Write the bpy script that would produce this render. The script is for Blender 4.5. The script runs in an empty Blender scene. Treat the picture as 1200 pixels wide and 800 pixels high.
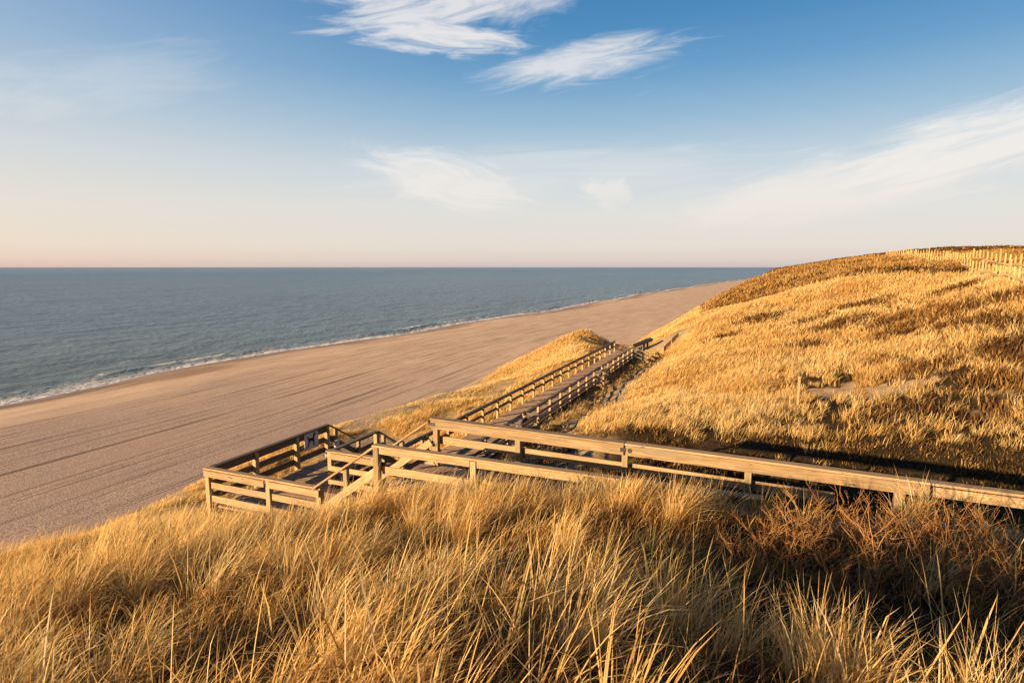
import bpy, math, random
import numpy as np
from mathutils import Vector, Matrix

random.seed(7)
rng = np.random.default_rng(11)
S = bpy.context.scene
C = S.collection
CAMZ = 18.0
YAW = math.radians(22.695)            # camera looks this far west of north (+Y); the boardwalk runs due north
PITCH = math.radians(7.085)
SUN_AZ = math.radians(213.0)          # compass bearing the light comes from
SUN_EL = math.radians(12.0)

# ------------------------------------------------------------------ helpers
def tag(o, label=None, cat=None, group=None, kind=None):
    if label: o['label'] = label
    if cat: o['category'] = cat
    if group: o['group'] = group
    if kind: o['kind'] = kind
    return o

def empty(name, loc=(0, 0, 0), rz=0.0):
    o = bpy.data.objects.new(name, None)
    C.objects.link(o)
    o.location = loc
    o.rotation_euler = (0, 0, rz)
    o.empty_display_size = .2
    return o

def np_mesh(name, verts, faces_flat, loop_counts, mats, smooth=False, attrs=None, mat_idx=None):
    """verts Nx3, faces_flat int array of loop vertex ids, loop_counts per face"""
    me = bpy.data.meshes.new(name)
    nv, nl, nf = len(verts), len(faces_flat), len(loop_counts)
    me.vertices.add(nv)
    me.vertices.foreach_set('co', np.ascontiguousarray(verts, dtype=np.float32).ravel())
    me.loops.add(nl)
    me.loops.foreach_set('vertex_index', np.ascontiguousarray(faces_flat, dtype=np.int32))
    me.polygons.add(nf)
    starts = np.zeros(nf, dtype=np.int32)
    starts[1:] = np.cumsum(loop_counts)[:-1]
    me.polygons.foreach_set('loop_start', starts)
    if smooth is not None:
        me.polygons.foreach_set('use_smooth', np.full(nf, bool(smooth), dtype=bool))
    for m in (mats if isinstance(mats, (list, tuple)) else [mats]):
        me.materials.append(m)
    if mat_idx is not None:
        me.polygons.foreach_set('material_index', np.ascontiguousarray(mat_idx, dtype=np.int32))
    for k, v in (attrs or {}).items():
        v = np.ascontiguousarray(v, dtype=np.float32)
        if v.ndim == 1:
            a = me.attributes.new(k, 'FLOAT', 'POINT'); a.data.foreach_set('value', v)
        else:
            a = me.attributes.new(k, 'FLOAT_VECTOR', 'POINT'); a.data.foreach_set('vector', v.ravel())
    me.update(calc_edges=True)
    me.validate()
    return me

def link(name, me, parent=None, loc=None):
    o = bpy.data.objects.new(name, me)
    C.objects.link(o)
    if parent is not None:
        o.parent = parent
    if loc is not None:
        o.location = loc
    return o

class MB:
    """collects boards, posts and tubes into one mesh; keeps a grain coordinate for the wood"""
    def __init__(self):
        self.v = []; self.f = []; self.g = []
    def add(self, vs, fs, gs):
        b = len(self.v)
        self.v += [tuple(x) for x in vs]
        self.f += [tuple(i + b for i in q) for q in fs]
        self.g += [tuple(x) for x in gs]
    def board(self, p0, p1, w, h, up=(0, 0, 1), ch=.006, wob=0.0):
        """a beam from p0 to p1; h along up, w across; long edges chamfered"""
        p0, p1 = Vector(p0), Vector(p1)
        d = p1 - p0; L = d.length; d.normalize()
        u = Vector(up); u = (u - d * u.dot(d)).normalized()
        s = d.cross(u)
        a, b = w / 2, h / 2
        prof = [(-a + ch, -b), (a - ch, -b), (a, -b + ch), (a, b - ch), (a - ch, b), (-a + ch, b), (-a, b - ch), (-a, -b + ch)]
        sd = random.random() * 50
        vs = []; gs = []
        for k, p in enumerate((p0, p1)):
            for (x, y) in prof:
                vs.append(p + s * x + u * y)
                gs.append((k * L + sd, x + sd * .7, y + sd * 1.3))
        fs = [(i, (i + 1) % 8, 8 + (i + 1) % 8, 8 + i) for i in range(8)]
        fs.append(tuple(range(7, -1, -1))); fs.append(tuple(range(8, 16)))
        self.add(vs, fs, gs)
    def disc(self, c, axis, r, t, n=12):
        c, ax = Vector(c), Vector(axis).normalized()
        q = Vector((0, 0, 1)) if abs(ax.z) < .9 else Vector((1, 0, 0))
        e1 = ax.cross(q).normalized(); e2 = ax.cross(e1)
        vs = []
        for k in (-.5, .5):
            for i in range(n):
                t_ = i / n * 2 * math.pi
                vs.append(c + ax * (k * t) + e1 * (r * math.cos(t_)) + e2 * (r * math.sin(t_)))
        fs = [(i, (i + 1) % n, n + (i + 1) % n, n + i) for i in range(n)]
        fs += [tuple(range(n - 1, -1, -1)), tuple(range(n, 2 * n))]
        self.add(vs, fs, [(0, 0, 0)] * (2 * n))
    def mesh(self, name, mat, origin=(0, 0, 0), smooth=False):
        o = np.array(origin)
        v = np.array(self.v) - o
        flat = [i for q in self.f for i in q]
        cnt = [len(q) for q in self.f]
        return np_mesh(name, v, np.array(flat), np.array(cnt), mat, smooth, {'gco': np.array(self.g)})
    def build(self, name, mat, parent=None, origin=(0, 0, 0), loc=None, smooth=False):
        return link(name, self.mesh(name, mat, origin, smooth), parent, loc)

# value noise (numpy)
def _h(ix, iy, seed):
    n = (ix.astype(np.int64) * 374761393 + iy.astype(np.int64) * 668265263 + seed * 1442695041) & 0xffffffff
    n = ((n ^ (n >> 13)) * 1274126177) & 0xffffffff
    n = n ^ (n >> 16)
    return (n & 0xffff) / 65535.0
def vnoise(x, y, seed=0):
    x = np.asarray(x, float); y = np.asarray(y, float)
    ix = np.floor(x); iy = np.floor(y)
    fx = x - ix; fy = y - iy
    fx = fx * fx * (3 - 2 * fx); fy = fy * fy * (3 - 2 * fy)
    a = _h(ix, iy, seed); b = _h(ix + 1, iy, seed); c = _h(ix, iy + 1, seed); d = _h(ix + 1, iy + 1, seed)
    return (a * (1 - fx) + b * fx) * (1 - fy) + (c * (1 - fx) + d * fx) * fy
def fbm(x, y, seed=0, oct=4):
    s = 0; a = .5; n = 0
    for k in range(oct):
        s = s + a * vnoise(x * 2 ** k, y * 2 ** k, seed + k * 17); n += a; a *= .5
    return s / n
def sstep(a, b, x):
    t = np.clip((x - a) / (b - a), 0, 1)
    return t * t * (3 - 2 * t)

# ------------------------------------------------------------------ materials
class NT:
    def __init__(self, name):
        self.m = bpy.data.materials.new(name); self.m.use_nodes = True
        self.t = self.m.node_tree; self.t.nodes.clear()
        self.out = self.t.nodes.new('ShaderNodeOutputMaterial')
    def n(self, typ, **kw):
        nd = self.t.nodes.new(typ)
        for k, v in kw.items():
            if k.startswith('i_'):
                key = k[2:]
                key = int(key) if key.isdigit() else key
                nd.inputs[key].default_value = v
            else:
                setattr(nd, k, v)
        return nd
    def l(self, a, b): self.t.links.new(a, b)
    def math(self, op, a, b=None, c=None, clamp=False):
        nd = self.n('ShaderNodeMath', operation=op, use_clamp=clamp)
        for i, x in enumerate((a, b, c)):
            if x is None: continue
            if hasattr(x, 'is_output') or isinstance(x, bpy.types.NodeSocket): self.l(x, nd.inputs[i])
            else: nd.inputs[i].default_value = x
        return nd.outputs[0]
    def ss(self, x, a, b, lo=0., hi=1.):
        nd = self.n('ShaderNodeMapRange', interpolation_type='SMOOTHSTEP')
        self.l(x, nd.inputs[0])
        nd.inputs[1].default_value = a; nd.inputs[2].default_value = b
        nd.inputs[3].default_value = lo; nd.inputs[4].default_value = hi
        return nd.outputs[0]
    def mix(self, f, a, b, typ='MIX'):
        nd = self.n('ShaderNodeMix', data_type='RGBA', blend_type=typ)
        for i, x in ((0, f), (6, a), (7, b)):
            if isinstance(x, bpy.types.NodeSocket): self.l(x, nd.inputs[i])
            else: nd.inputs[i].default_value = (*x, 1) if isinstance(x, tuple) and len(x) == 3 else x
        return nd.outputs[2]
    def noise(self, vec, scale, detail=3, rough=.55, dist=0.0):
        nd = self.n('ShaderNodeTexNoise')
        if vec is not None: self.l(vec, nd.inputs['Vector'])
        nd.inputs['Scale'].default_value = scale; nd.inputs['Detail'].default_value = detail
        nd.inputs['Roughness'].default_value = rough; nd.inputs['Distortion'].default_value = dist
        return nd.outputs[0]
    def scale(self, vec, s, loc=(0, 0, 0), rot=(0, 0, 0)):
        nd = self.n('ShaderNodeMapping'); self.l(vec, nd.inputs[0])
        nd.inputs['Scale'].default_value = s; nd.inputs['Location'].default_value = loc; nd.inputs['Rotation'].default_value = rot
        return nd.outputs[0]
    def attr(self, name, out='Fac'):
        return self.n('ShaderNodeAttribute', attribute_name=name).outputs[out]
    def ramp(self, f, stops, interp='LINEAR'):
        nd = self.n('ShaderNodeValToRGB'); self.l(f, nd.inputs[0])
        cr = nd.color_ramp; cr.interpolation = interp
        while len(cr.elements) < len(stops): cr.elements.new(0.5)
        for e, (p, c) in zip(cr.elements, stops):
            e.position = p; e.color = (*c, 1)
        return nd.outputs[0]
    def pos(self):
        return self.n('ShaderNodeNewGeometry').outputs['Position']
    def principled(self, col, rough=.8, spec=.3, bump=None, bstr=.3, bdist=.02, **kw):
        p = self.n('ShaderNodeBsdfPrincipled')
        if isinstance(col, bpy.types.NodeSocket): self.l(col, p.inputs['Base Color'])
        else: p.inputs['Base Color'].default_value = (*col, 1)
        if isinstance(rough, bpy.types.NodeSocket): self.l(rough, p.inputs['Roughness'])
        else: p.inputs['Roughness'].default_value = rough
        p.inputs['Specular IOR Level'].default_value = spec
        if bump is not None:
            b = self.n('ShaderNodeBump', i_Strength=bstr, i_Distance=bdist); self.l(bump, b.inputs['Height'])
            self.l(b.outputs[0], p.inputs['Normal'])
        self.l(p.outputs[0], self.out.inputs[0])
        return p

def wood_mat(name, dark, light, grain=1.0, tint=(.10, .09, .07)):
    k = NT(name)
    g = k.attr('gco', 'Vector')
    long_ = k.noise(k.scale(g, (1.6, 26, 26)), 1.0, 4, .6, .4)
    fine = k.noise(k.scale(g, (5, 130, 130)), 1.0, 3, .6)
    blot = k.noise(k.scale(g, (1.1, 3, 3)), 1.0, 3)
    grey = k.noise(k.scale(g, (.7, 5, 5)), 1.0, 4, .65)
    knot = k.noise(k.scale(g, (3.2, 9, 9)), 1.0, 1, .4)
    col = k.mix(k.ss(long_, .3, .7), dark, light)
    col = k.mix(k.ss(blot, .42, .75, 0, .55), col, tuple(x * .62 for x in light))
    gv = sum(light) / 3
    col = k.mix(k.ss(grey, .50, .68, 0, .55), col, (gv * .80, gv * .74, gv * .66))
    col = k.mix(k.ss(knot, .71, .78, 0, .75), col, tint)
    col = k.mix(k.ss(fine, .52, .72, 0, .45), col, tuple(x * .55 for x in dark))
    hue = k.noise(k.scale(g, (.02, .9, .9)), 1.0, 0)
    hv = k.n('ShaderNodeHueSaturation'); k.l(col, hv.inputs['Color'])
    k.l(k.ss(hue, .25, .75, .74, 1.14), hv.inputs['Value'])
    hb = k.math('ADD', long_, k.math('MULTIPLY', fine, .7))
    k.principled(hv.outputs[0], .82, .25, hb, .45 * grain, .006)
    return k.m

def plain_mat(name, c, rough=.7, spec=.3, var=.25, sc=6):
    k = NT(name)
    tc = k.n('ShaderNodeTexCoord').outputs['Object']
    nz = k.noise(tc, sc, 4)
    col = k.mix(k.ss(nz, .3, .7), tuple(x * (1 - var) for x in c), tuple(min(1, x * (1 + var)) for x in c))
    k.principled(col, rough, spec, nz, .15, .01)
    return k.m

M = {}
M['rail'] = wood_mat('weathered_rail_wood', (.33, .22, .12), (.58, .41, .23))
M['post'] = wood_mat('weathered_post_wood', (.33, .235, .125), (.52, .39, .22))
M['deck'] = wood_mat('deck_wood', (.46, .285, .175), (.64, .435, .285), 1.3)
M['newwood'] = wood_mat('yellow_pine_wood', (.56, .37, .14), (.72, .52, .22))
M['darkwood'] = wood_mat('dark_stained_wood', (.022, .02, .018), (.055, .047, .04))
M['shade_rail'] = wood_mat('painted_shade_rail_wood', (.13, .105, .08), (.24, .195, .15))  # darker copy of the rail wood, east-side shade painted into its colour
M['steel'] = plain_mat('dark_bolt_steel', (.045, .04, .04), .5, .5)
M['sign'] = plain_mat('grey_sign_sheet', (.66, .65, .70), .45, .4, .06, 3)
M['black'] = plain_mat('black_paint_and_shade', (.012, .010, .012), .5, .3)
M['skin'] = plain_mat('skin', (.50, .30, .21), .55, .3, .08)
M['jacket'] = plain_mat('dark_jacket_cloth', (.035, .04, .055), .9, .1)
M['trousers'] = plain_mat('dark_trouser_cloth', (.025, .026, .032), .9, .1)
M['red'] = plain_mat('red_shoe', (.42, .06, .05), .6, .2)
M['hair'] = plain_mat('dark_brown_hair', (.03, .02, .014), .7, .3)
M['blond'] = plain_mat('light_brown_hair', (.16, .09, .045), .7, .3)
M['eye'] = plain_mat('eye_dark', (.02, .02, .02), .3, .5)
M['coat2'] = plain_mat('brown_coat_cloth', (.12, .06, .035), .9, .1)
M['cream'] = plain_mat('cream_cloth', (.62, .54, .42), .9, .1)

def grass_mat(name, stops, base, trans=.35):
    k = NT(name)
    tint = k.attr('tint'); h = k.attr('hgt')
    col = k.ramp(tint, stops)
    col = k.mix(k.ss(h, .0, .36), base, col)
    d = k.n('ShaderNodeBsdfDiffuse'); k.l(col, d.inputs[0])
    t = k.n('ShaderNodeBsdfTranslucent'); k.l(col, t.inputs[0])
    mx = k.n('ShaderNodeMixShader'); mx.inputs[0].default_value = trans
    k.l(d.outputs[0], mx.inputs[1]); k.l(t.outputs[0], mx.inputs[2])
    k.l(mx.outputs[0], k.out.inputs[0])
    return k.m
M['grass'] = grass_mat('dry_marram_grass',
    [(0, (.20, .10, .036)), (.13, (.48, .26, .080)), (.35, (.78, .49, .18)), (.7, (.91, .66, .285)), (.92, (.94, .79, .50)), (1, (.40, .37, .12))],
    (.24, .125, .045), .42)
M['heather'] = grass_mat('brown_heather', [(0, (.09, .045, .02)), (.35, (.34, .185, .06)), (1, (.60, .38, .14))], (.05, .028, .014), .2)
M['lowplant'] = grass_mat('dark_low_plants', [(0, (.065, .045, .022)), (.4, (.17, .10, .038)), (.75, (.36, .20, .065)), (1, (.56, .36, .14))], (.03, .024, .014), .2)
k = NT('orange_brown_twigs')
tn = k.attr('tint'); hg = k.attr('hgt')
cc = k.ramp(tn, [(0, (.15, .065, .025)), (.5, (.38, .18, .062)), (1, (.56, .32, .125))])
cc = k.mix(k.ss(hg, .05, .5), (.07, .036, .020), cc)
k.principled(cc, .85, .15)
M['twig'] = k.m

# ------------------------------------------------------------------ terrain
CTRL = np.array([
 # dune the photographer stands on
 (0,0,16.25),(-3,-3,15.5),(3,-3,15.6),(8,0,15.9),(12,-8,15.4),(-10,-8,13.2),(-20,-6,11.5),(20,-4,16.5),(-2,-12,13.8),(30,-12,16),
 (-5,5,14.25),(0,5,15.0),(5,5,15.3),(-10,5,12.95),(-15,5,11.7),(-20,5,10.4),(-10,0,14.1),(-20,0,11.6),(10,5,15.7),(18,5,16.2),(-1,3.0,15.85),
 (-26,5,9.2),(-26,-6,10.4),
 (-7,9,13.0),(-4.2,10.3,13.45),(-2,10.2,13.8),(0,10,14.0),(1.3,10,13.8),(3,10,13.8),(3,8.6,14.15),(6,8.5,14.4),(10,9,14.6),(16,9,15.2),(-12,9.5,11.75),(-16,9,10.8),
 (-10.2,10.9,11.7),(-14.1,10.9,10.75),(-8.3,10.9,12.35),
 # under the walkway and round the platform
 (-6.5,12.8,12.1),(-3,12.8,12.4),(0,12.5,12.8),(2.4,12.9,13.3),(5,12.9,13.35),(9,12.8,13.4),(-12,13,10.9),(-16,14,9.5),(-16,17,8.8),(-12,17.5,9.6),(-9,17.5,9.8),
 # seaward crest
 (-21.5,10,9.4),(-20,16,8.5),(-21.4,25.6,7.6),(-22.7,35.5,7.9),(-24,57,6.2),(-23,66,7.6),(-24,47,7.3),(-20.5,73,10.1),(-19,70,9.3),(-17.5,63,9.5),
 (-17.5,21,7.7),(-18.5,27,7.3),(-16.2,24,8.3),(-15.8,31,8.5),(-15.6,40,8.8),(-18.5,42,7.8),(-16.2,53,9.2),(-19.5,55,7.9),
 # boardwalk and the sandy path beside it
 (-12.5,24,8.7),(-12.5,40,8.9),(-12.5,55,9.0),(-9.3,25,9.1),(-8.8,35,9.2),(-9,47,9.2),(-9,57,9.1),(-13,63,9.0),(-15,70,7.9),(-18,80,5.2),(-22,90,3.2),
 # hollow north of the walkway
 (-6,17,10.4),(-2,17,10.4),(3,17,10.5),(8,17,11),(14,17,12.2),(-6,22,10.0),(-1,24,10.4),(3.2,23,10.5),(6.5,22,10.8),(14,24,12.6),
 # hillside
 (-1.1,26.5,11.0),(-7.3,31,10.3),(-4.9,29.4,10.8),(4.8,33.4,11.7),(1.7,30,11.5),(7.1,30,12.2),(8.7,27.5,11.9),
 (5.8,45.8,13.0),(0.6,50,12.2),(-5.3,45.5,11.1),(-5.5,60.6,12.2),(9.2,39.6,13.8),(11.5,37.3,14.4),(7.7,62.9,15.2),(8.6,70.8,17.0),(0.6,74,14.5),
 (14,62.2,16.5),(14.8,46.3,17.0),(16.7,61.2,17.4),(19.6,84,18.4),(20.7,128,19.7),(15,125.5,19.2),(6.2,116.4,17.7),(-.6,108,16.0),(-4.9,90,13.6),
 (-8.7,74.4,11.5),(-10.3,66.8,10.1),(5,90,16.8),(12,95,18.0),(9,80,17.0),(2,82,15.2),
 (20,37,16.6),(22,25,15.2),(28,50,18.0),(30,90,18.8),(30,130,20),(44,190,22.3),(57,186,21.7),(34,178,19.8),(25,165,18.6),(10,160,17.5),(-5,150,14),(45,20,16.5),(45,60,18),
 (-6,120,13.5),(-9,100,11.5)], float)

def _tps(r2):
    return np.where(r2 > 0, .5 * r2 * np.log(np.maximum(r2, 1e-9)), 0)
def _fit(P):
    n = len(P)
    d2 = ((P[:, None, :2] - P[None, :, :2]) ** 2).sum(-1)
    A = np.zeros((n + 3, n + 3)); A[:n, :n] = _tps(d2) + np.eye(n) * 1.0
    A[:n, n] = 1; A[:n, n + 1:] = P[:, :2]; A[n, :n] = 1; A[n + 1:, :n] = P[:, :2].T
    return np.linalg.solve(A, np.concatenate([P[:, 2], [0, 0, 0]]))
W_TPS = _fit(CTRL)
def tps_eval(x, y):
    out = np.zeros(x.size); xf = x.ravel(); yf = y.ravel(); n = len(CTRL)
    for a in range(0, x.size, 20000):
        b = min(a + 20000, x.size)
        d2 = (xf[a:b, None] - CTRL[None, :, 0]) ** 2 + (yf[a:b, None] - CTRL[None, :, 1]) ** 2
        out[a:b] = _tps(d2) @ W_TPS[:n] + W_TPS[n] + W_TPS[n + 1] * xf[a:b] + W_TPS[n + 2] * yf[a:b]
    return out.reshape(x.shape)

SH_Y = np.array([-400, -50, 45, 98, 160, 230, 300, 374, 700, 1150, 2000, 4000, 9000, 40000.])
SH_X = np.array([-88, -90, -91.6, -94.0, -88, -81.5, -77, -75, -50, -6, 120, 600, 2500, 20000.])
def shore_x(y):
    return np.interp(y, SH_Y, SH_X) + 1.6 * np.sin(y / 17.0) * sstep(20, 60, y) + 1.2 * np.sin(y / 7.3 + 1) * .5
FT_Y = np.array([-60, 0, 30, 45, 58, 67, 74, 82, 92, 104, 150, 400, 1150, 4000, 40000.])
FT_X = np.array([-33.5, -32.5, -32.5, -33.2, -32.5, -33.5, -35, -33, -27, -22, -19, -12, 60, 700, 20500.])
def foot_x(y):
    return np.interp(y, FT_Y, FT_X) + 1.3 * np.sin(y / 6.1) + 1.1 * np.sin(y / 14.3 + 2)

def beach_z(x, y):
    s = x - shore_x(y)
    z = np.where(s < 0, s * .05, 1.7 * (1 - np.exp(-np.maximum(s, 0) / 14)) + .016 * s)
    z = z + .10 * sstep(4, 14, s) * (fbm(x / 7, y / 16, 31) - .5) * 2
    return z

def ground_z(x, y):
    """height of the sand, dunes and beach alike"""
    x = np.asarray(x, float); y = np.asarray(y, float)
    xc = np.clip(x, -30, 48); yc = np.clip(y, -16, 195)
    z = tps_eval(xc, yc)
    z = z + .55 * (fbm(x / 3.4, y / 3.4, 3) - .5) * sstep(5, 12, np.hypot(x, y)) + .16 * (fbm(x / .9, y / .9, 9, 2) - .5)
    hol = sstep(14.6, 16.5, y) * (1 - sstep(26, 31, y)) * sstep(-6.5, -4, x) * (1 - sstep(16, 22, x))
    z = z + hol * (.85 * (fbm(x / 1.9, y / 1.9, 23) - .5) + .35 * (fbm(x / .6, y / .6, 29, 2) - .5))
    far = sstep(25, 80, np.hypot(x, y))
    z = z + 1.0 * far * (fbm(x / 11, y / 11, 5) - .5)
    vf = sstep(200, 400, np.hypot(x, y))
    z = z * (1 - vf) + vf * (13 + 5 * fbm(x / 60, y / 60, 8))
    fx = foot_x(y)
    face = beach_z(fx, y) + np.maximum(x - fx, -4) * .66 + .5 * (fbm(x / 4, y / 4, 13) - .5)
    z = -np.log(np.exp(-np.clip(z, -30, 40) * 1.6) + np.exp(-np.clip(face, -30, 40) * 1.6)) / 1.6     # smooth min
    w = sstep(-2.0, 1.5, x - fx)
    z = z * w + beach_z(x, y) * (1 - w)
    # cut clear of the decks
    def cap(z, x0, x1, y0, y1, top, m=.5):
        k = sstep(-m, 0, np.minimum(np.minimum(x - x0, x1 - x), np.minimum(y - y0, y1 - y)))
        return z * (1 - k) + np.minimum(z, top) * k
    z = cap(z, -8.3, .8, 11.75, 14.0, 12.35, .35)
    z = cap(z, -10.2, -8.3, 11.75, 14.2, 11.0, .35)
    z = cap(z, -14.2, -10.2, 11.8, 14.2, 10.95, .4)
    z = cap(z, -14.2, -12.0, 14.2, 16.7, 10.95, .5)
    z = cap(z, -14.4, -11.8, 16.7, 21, 9.1, .5)
    z = cap(z, -14.0, -10.6, 20.8, 60.5, 9.12, .5)
    return z

def gz(x, y):
    return float(ground_z(np.array([x], float), np.array([y], float))[0])

def gaps(a, b, st, g):
    out = [a]
    while out[-1] < b:
        out.append(out[-1] + st); st *= g
    return out
xs = np.array(sorted([-x for x in gaps(50, 170, 1.2, 1.05)][1:]) + list(np.arange(-50, 46, .5)) + gaps(46, 21000, 1, 1.22))
ys = np.array(sorted([-y for y in gaps(15, 400, 1, 1.25)][1:]) + list(np.arange(-15, 140, .5)) + gaps(140, 21000, .7, 1.06))
GX, GY = np.meshgrid(xs, ys)
GZ = ground_z(GX, GY)
nx, ny = len(xs), len(ys)
V = np.stack([GX.ravel(), GY.ravel(), GZ.ravel()], 1)
ii, jj = np.meshgrid(np.arange(nx - 1), np.arange(ny - 1))
q = (jj * nx + ii).ravel()
Q = np.stack([q, q + 1, q + nx + 1, q + nx], 1)
fcx = V[Q, 0].mean(1); fcy = V[Q, 1].mean(1)
isbeach = fcx < foot_x(fcy) + 0.3

def heather_zone(x, y):
    """1 on the brown heather-covered dune to the north-east"""
    e = y - (76.5 - .62 * np.maximum(x, -3) + 5 * (fbm(x / 6, y / 6, 41) - .5))
    return sstep(-.6, .9, e) * sstep(-10, -6, x)
SCRUB = [(5.9, 51, 1.6), (9.6, 47.5, 1.5), (2.3, 46.2, .9), (7.6, 36, 1.2), (0, 59, 1.1), (12.6, 53, 1.4), (3.5, 55.5, .9), (11, 41.5, 1.1), (-3, 56, .8), (8, 58, 1.3), (8.5, 44.5, 1.6), (10.6, 36, 1.5), (12.5, 39.5, 1.4), (9.6, 31.5, 1.3), (11.5, 33.5, 1.5), (6.6, 39, .9), (13.5, 44, 1.2), (8.6, 28.6, 1.1), (5.6, 29.2, .8)]
def bush_patch(x, y):
    l = .9226 * x + .3858 * y; f = -.3858 * x + .9226 * y
    e = fbm(x / 1.3, y / 1.3, 55, 3) - .5
    return sstep(.36, .46, l / np.maximum(f, .5) + .25 * e) * sstep(3.1, 4.0, f + 1.2 * e + .8 * (l / np.maximum(f, .5) - .6)) * (1 - sstep(11.0, 11.7, y))
def grass_density(x, y):
    """0..1: how thickly marram grass stands"""
    d = np.ones_like(x)
    def hole(x0, x1, y0, y1, m=.3, v=0.0):
        nonlocal d
        k = sstep(-m, m * .2, np.minimum(np.minimum(x - x0, x1 - x), np.minimum(y - y0, y1 - y)))
        d = d * (1 - k) + d * v * k
    def blob(cx, cy, rx, ry, v=0.0, rot=0.0):
        nonlocal d
        c, s = math.cos(rot), math.sin(rot)
        u = ((x - cx) * c + (y - cy) * s) / rx; w = (-(x - cx) * s + (y - cy) * c) / ry
        r = np.sqrt(u * u + w * w) + 1.7 * (fbm(x / .9, y / .9, 77) - .5)
        k = 1 - sstep(.75, 1.05, r)
        d = d * (1 - k) + d * v * k
    hole(-8.4, 1.3, 11.6, 14.25); hole(1.3, 9.5, 11.4, 13.3, .3, .10); hole(1.3, 9.5, 13.3, 15.0, .3, .22)
    hole(-14.35, -8.4, 11.7, 14.3)
    hole(-14.35, -11.8, 14.2, 21.2)
    hole(-14.1, -10.9, 20.8, 61)
    blob(-13.2, 63.5, 4.2, 5.5); blob(-16, 72, 3.2, 8, 0, .25); blob(-20, 84, 5, 9, 0, .3)
    blob(-9.0, 40, 1.5, 17, .04); blob(-8.7, 26, 1.6, 5.5, .12)
    blob(-18.2, 21.5, 3.0, 5.2, .02, -.15); blob(-18.8, 27.5, 1.9, 3.6, .08, -.1); blob(-18.6, 34, 1.3, 2.2, .1)
    blob(-9, 61, 2.6, 3.0, .05); blob(-7.6, 62.5, 1.6, 3, .0, -.5)
    blob(5.0, 33.8, 3.2, 1.8, .16, .1); blob(5.4, 33.6, 1.6, .8, .3, .1); blob(-4, 69, 1.2, 5, .15, -.6)
    blob(-18.2, 11.3, 1.6, 1.2, .2); blob(-19, 8.2, 1.3, .9, .25)
    blob(-24.6, 17, 2.0, 4.8, .12, .25); blob(-26.2, 12.5, 1.8, 4.5, .12, .3); blob(-24.6, 34.5, 2.4, 5.5, .02, .1); blob(-24.5, 42, 1.5, 4.5, .08, .1); blob(-21.5, 27, 2.2, 5.0, .02, .1); blob(-20.5, 15.5, 1.2, 2.6, .15, .2); blob(-16.4, 17.6, 1.5, 1.8, .05)
    blob(-20.5, 46, 1.4, 4.5, .1, .1); blob(-22.5, 55, 1.2, 4, .12, -.1); blob(-17.2, 36, .9, 2.6, .15)
    # hollow: thin, low
    hk = sstep(14.3, 15, y) * (1 - sstep(25.8, 28.0, y - .06 * np.abs(x))) * sstep(-7.5, -5.5, x + .35 * (y - 15))
    d = d * (1 - (.90 + .09 * sstep(.40, .52, fbm(x / 1.6, y / 1.6, 83))) * hk)
    # rougher, gappier ground on the right of the hillside
    rk = sstep(-1, 3, x) * sstep(24, 27, y) * (1 - sstep(36, 43, y))
    d = d * (1 - rk * (1 - hk) * .90 * sstep(.36 - .08 * sstep(4, 9, x), .47 - .08 * sstep(4, 9, x), fbm(x / 1.9, y / 1.9, 51)))
    d = d * (1 - .9 * heather_zone(x, y))
    for a, b_, s_ in SCRUB: d = d * (1 - .6 * np.exp(-((x - a) / s_) ** 2 - ((y - b_) / (s_ * .6)) ** 2))
    # gaps at the bushes in front on the right
    bk = bush_patch(x, y)
    d = d * (1 - (.70 + .24 * sstep(4.5, 6, -.3858 * x + .9226 * y)) * bk)
    l = .9226 * x + .3858 * y; f = -.3858 * x + .9226 * y
    d = d * (1 - .40 * sstep(.30, .50, l / np.maximum(f, .5)) * (1 - sstep(5, 6, f)))
    fx = foot_x(y)
    d = d * sstep(3.0, 8.5, x - fx + 3 * (fbm(x / 3, y / 3, 61) - .5))
    return d

dens_v = grass_density(V[:, 0], V[:, 1])
heat_v = heather_zone(V[:, 0], V[:, 1])
shore_v = V[:, 0] - shore_x(V[:, 1])

def submesh(mask, name, mat):
    F = Q[mask]
    used, inv = np.unique(F, return_inverse=True)
    return np_mesh(name, V[used], inv.ravel(), np.full(len(F), 4), mat, True,
                   {'cover': dens_v[used], 'heath': heat_v[used], 'sd': shore_v[used], 'trk': V[used][:, 0] - np.interp(V[used][:, 1], SH_Y, SH_X)})

k = NT('dune_ground')
P = k.pos()
cov = k.attr('cover'); hea = k.attr('heath')
n1 = k.noise(P, 2.2, 5, .6); n2 = k.noise(P, 14, 4, .6); n3 = k.noise(P, .45, 3); n4 = k.noise(P, 55, 2, .6)
sand = k.mix(k.ss(n1, .3, .7), (.36, .265, .17), (.58, .435, .28))
sand = k.mix(k.ss(n2, .45, .70, 0, .6), sand, (.25, .165, .085))
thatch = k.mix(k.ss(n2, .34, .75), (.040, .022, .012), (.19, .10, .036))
thatch = k.mix(k.ss(n3, .4, .62), thatch, k.mix(k.ss(n1, .35, .65), (.040, .026, .016), (.19, .11, .04)))
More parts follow.
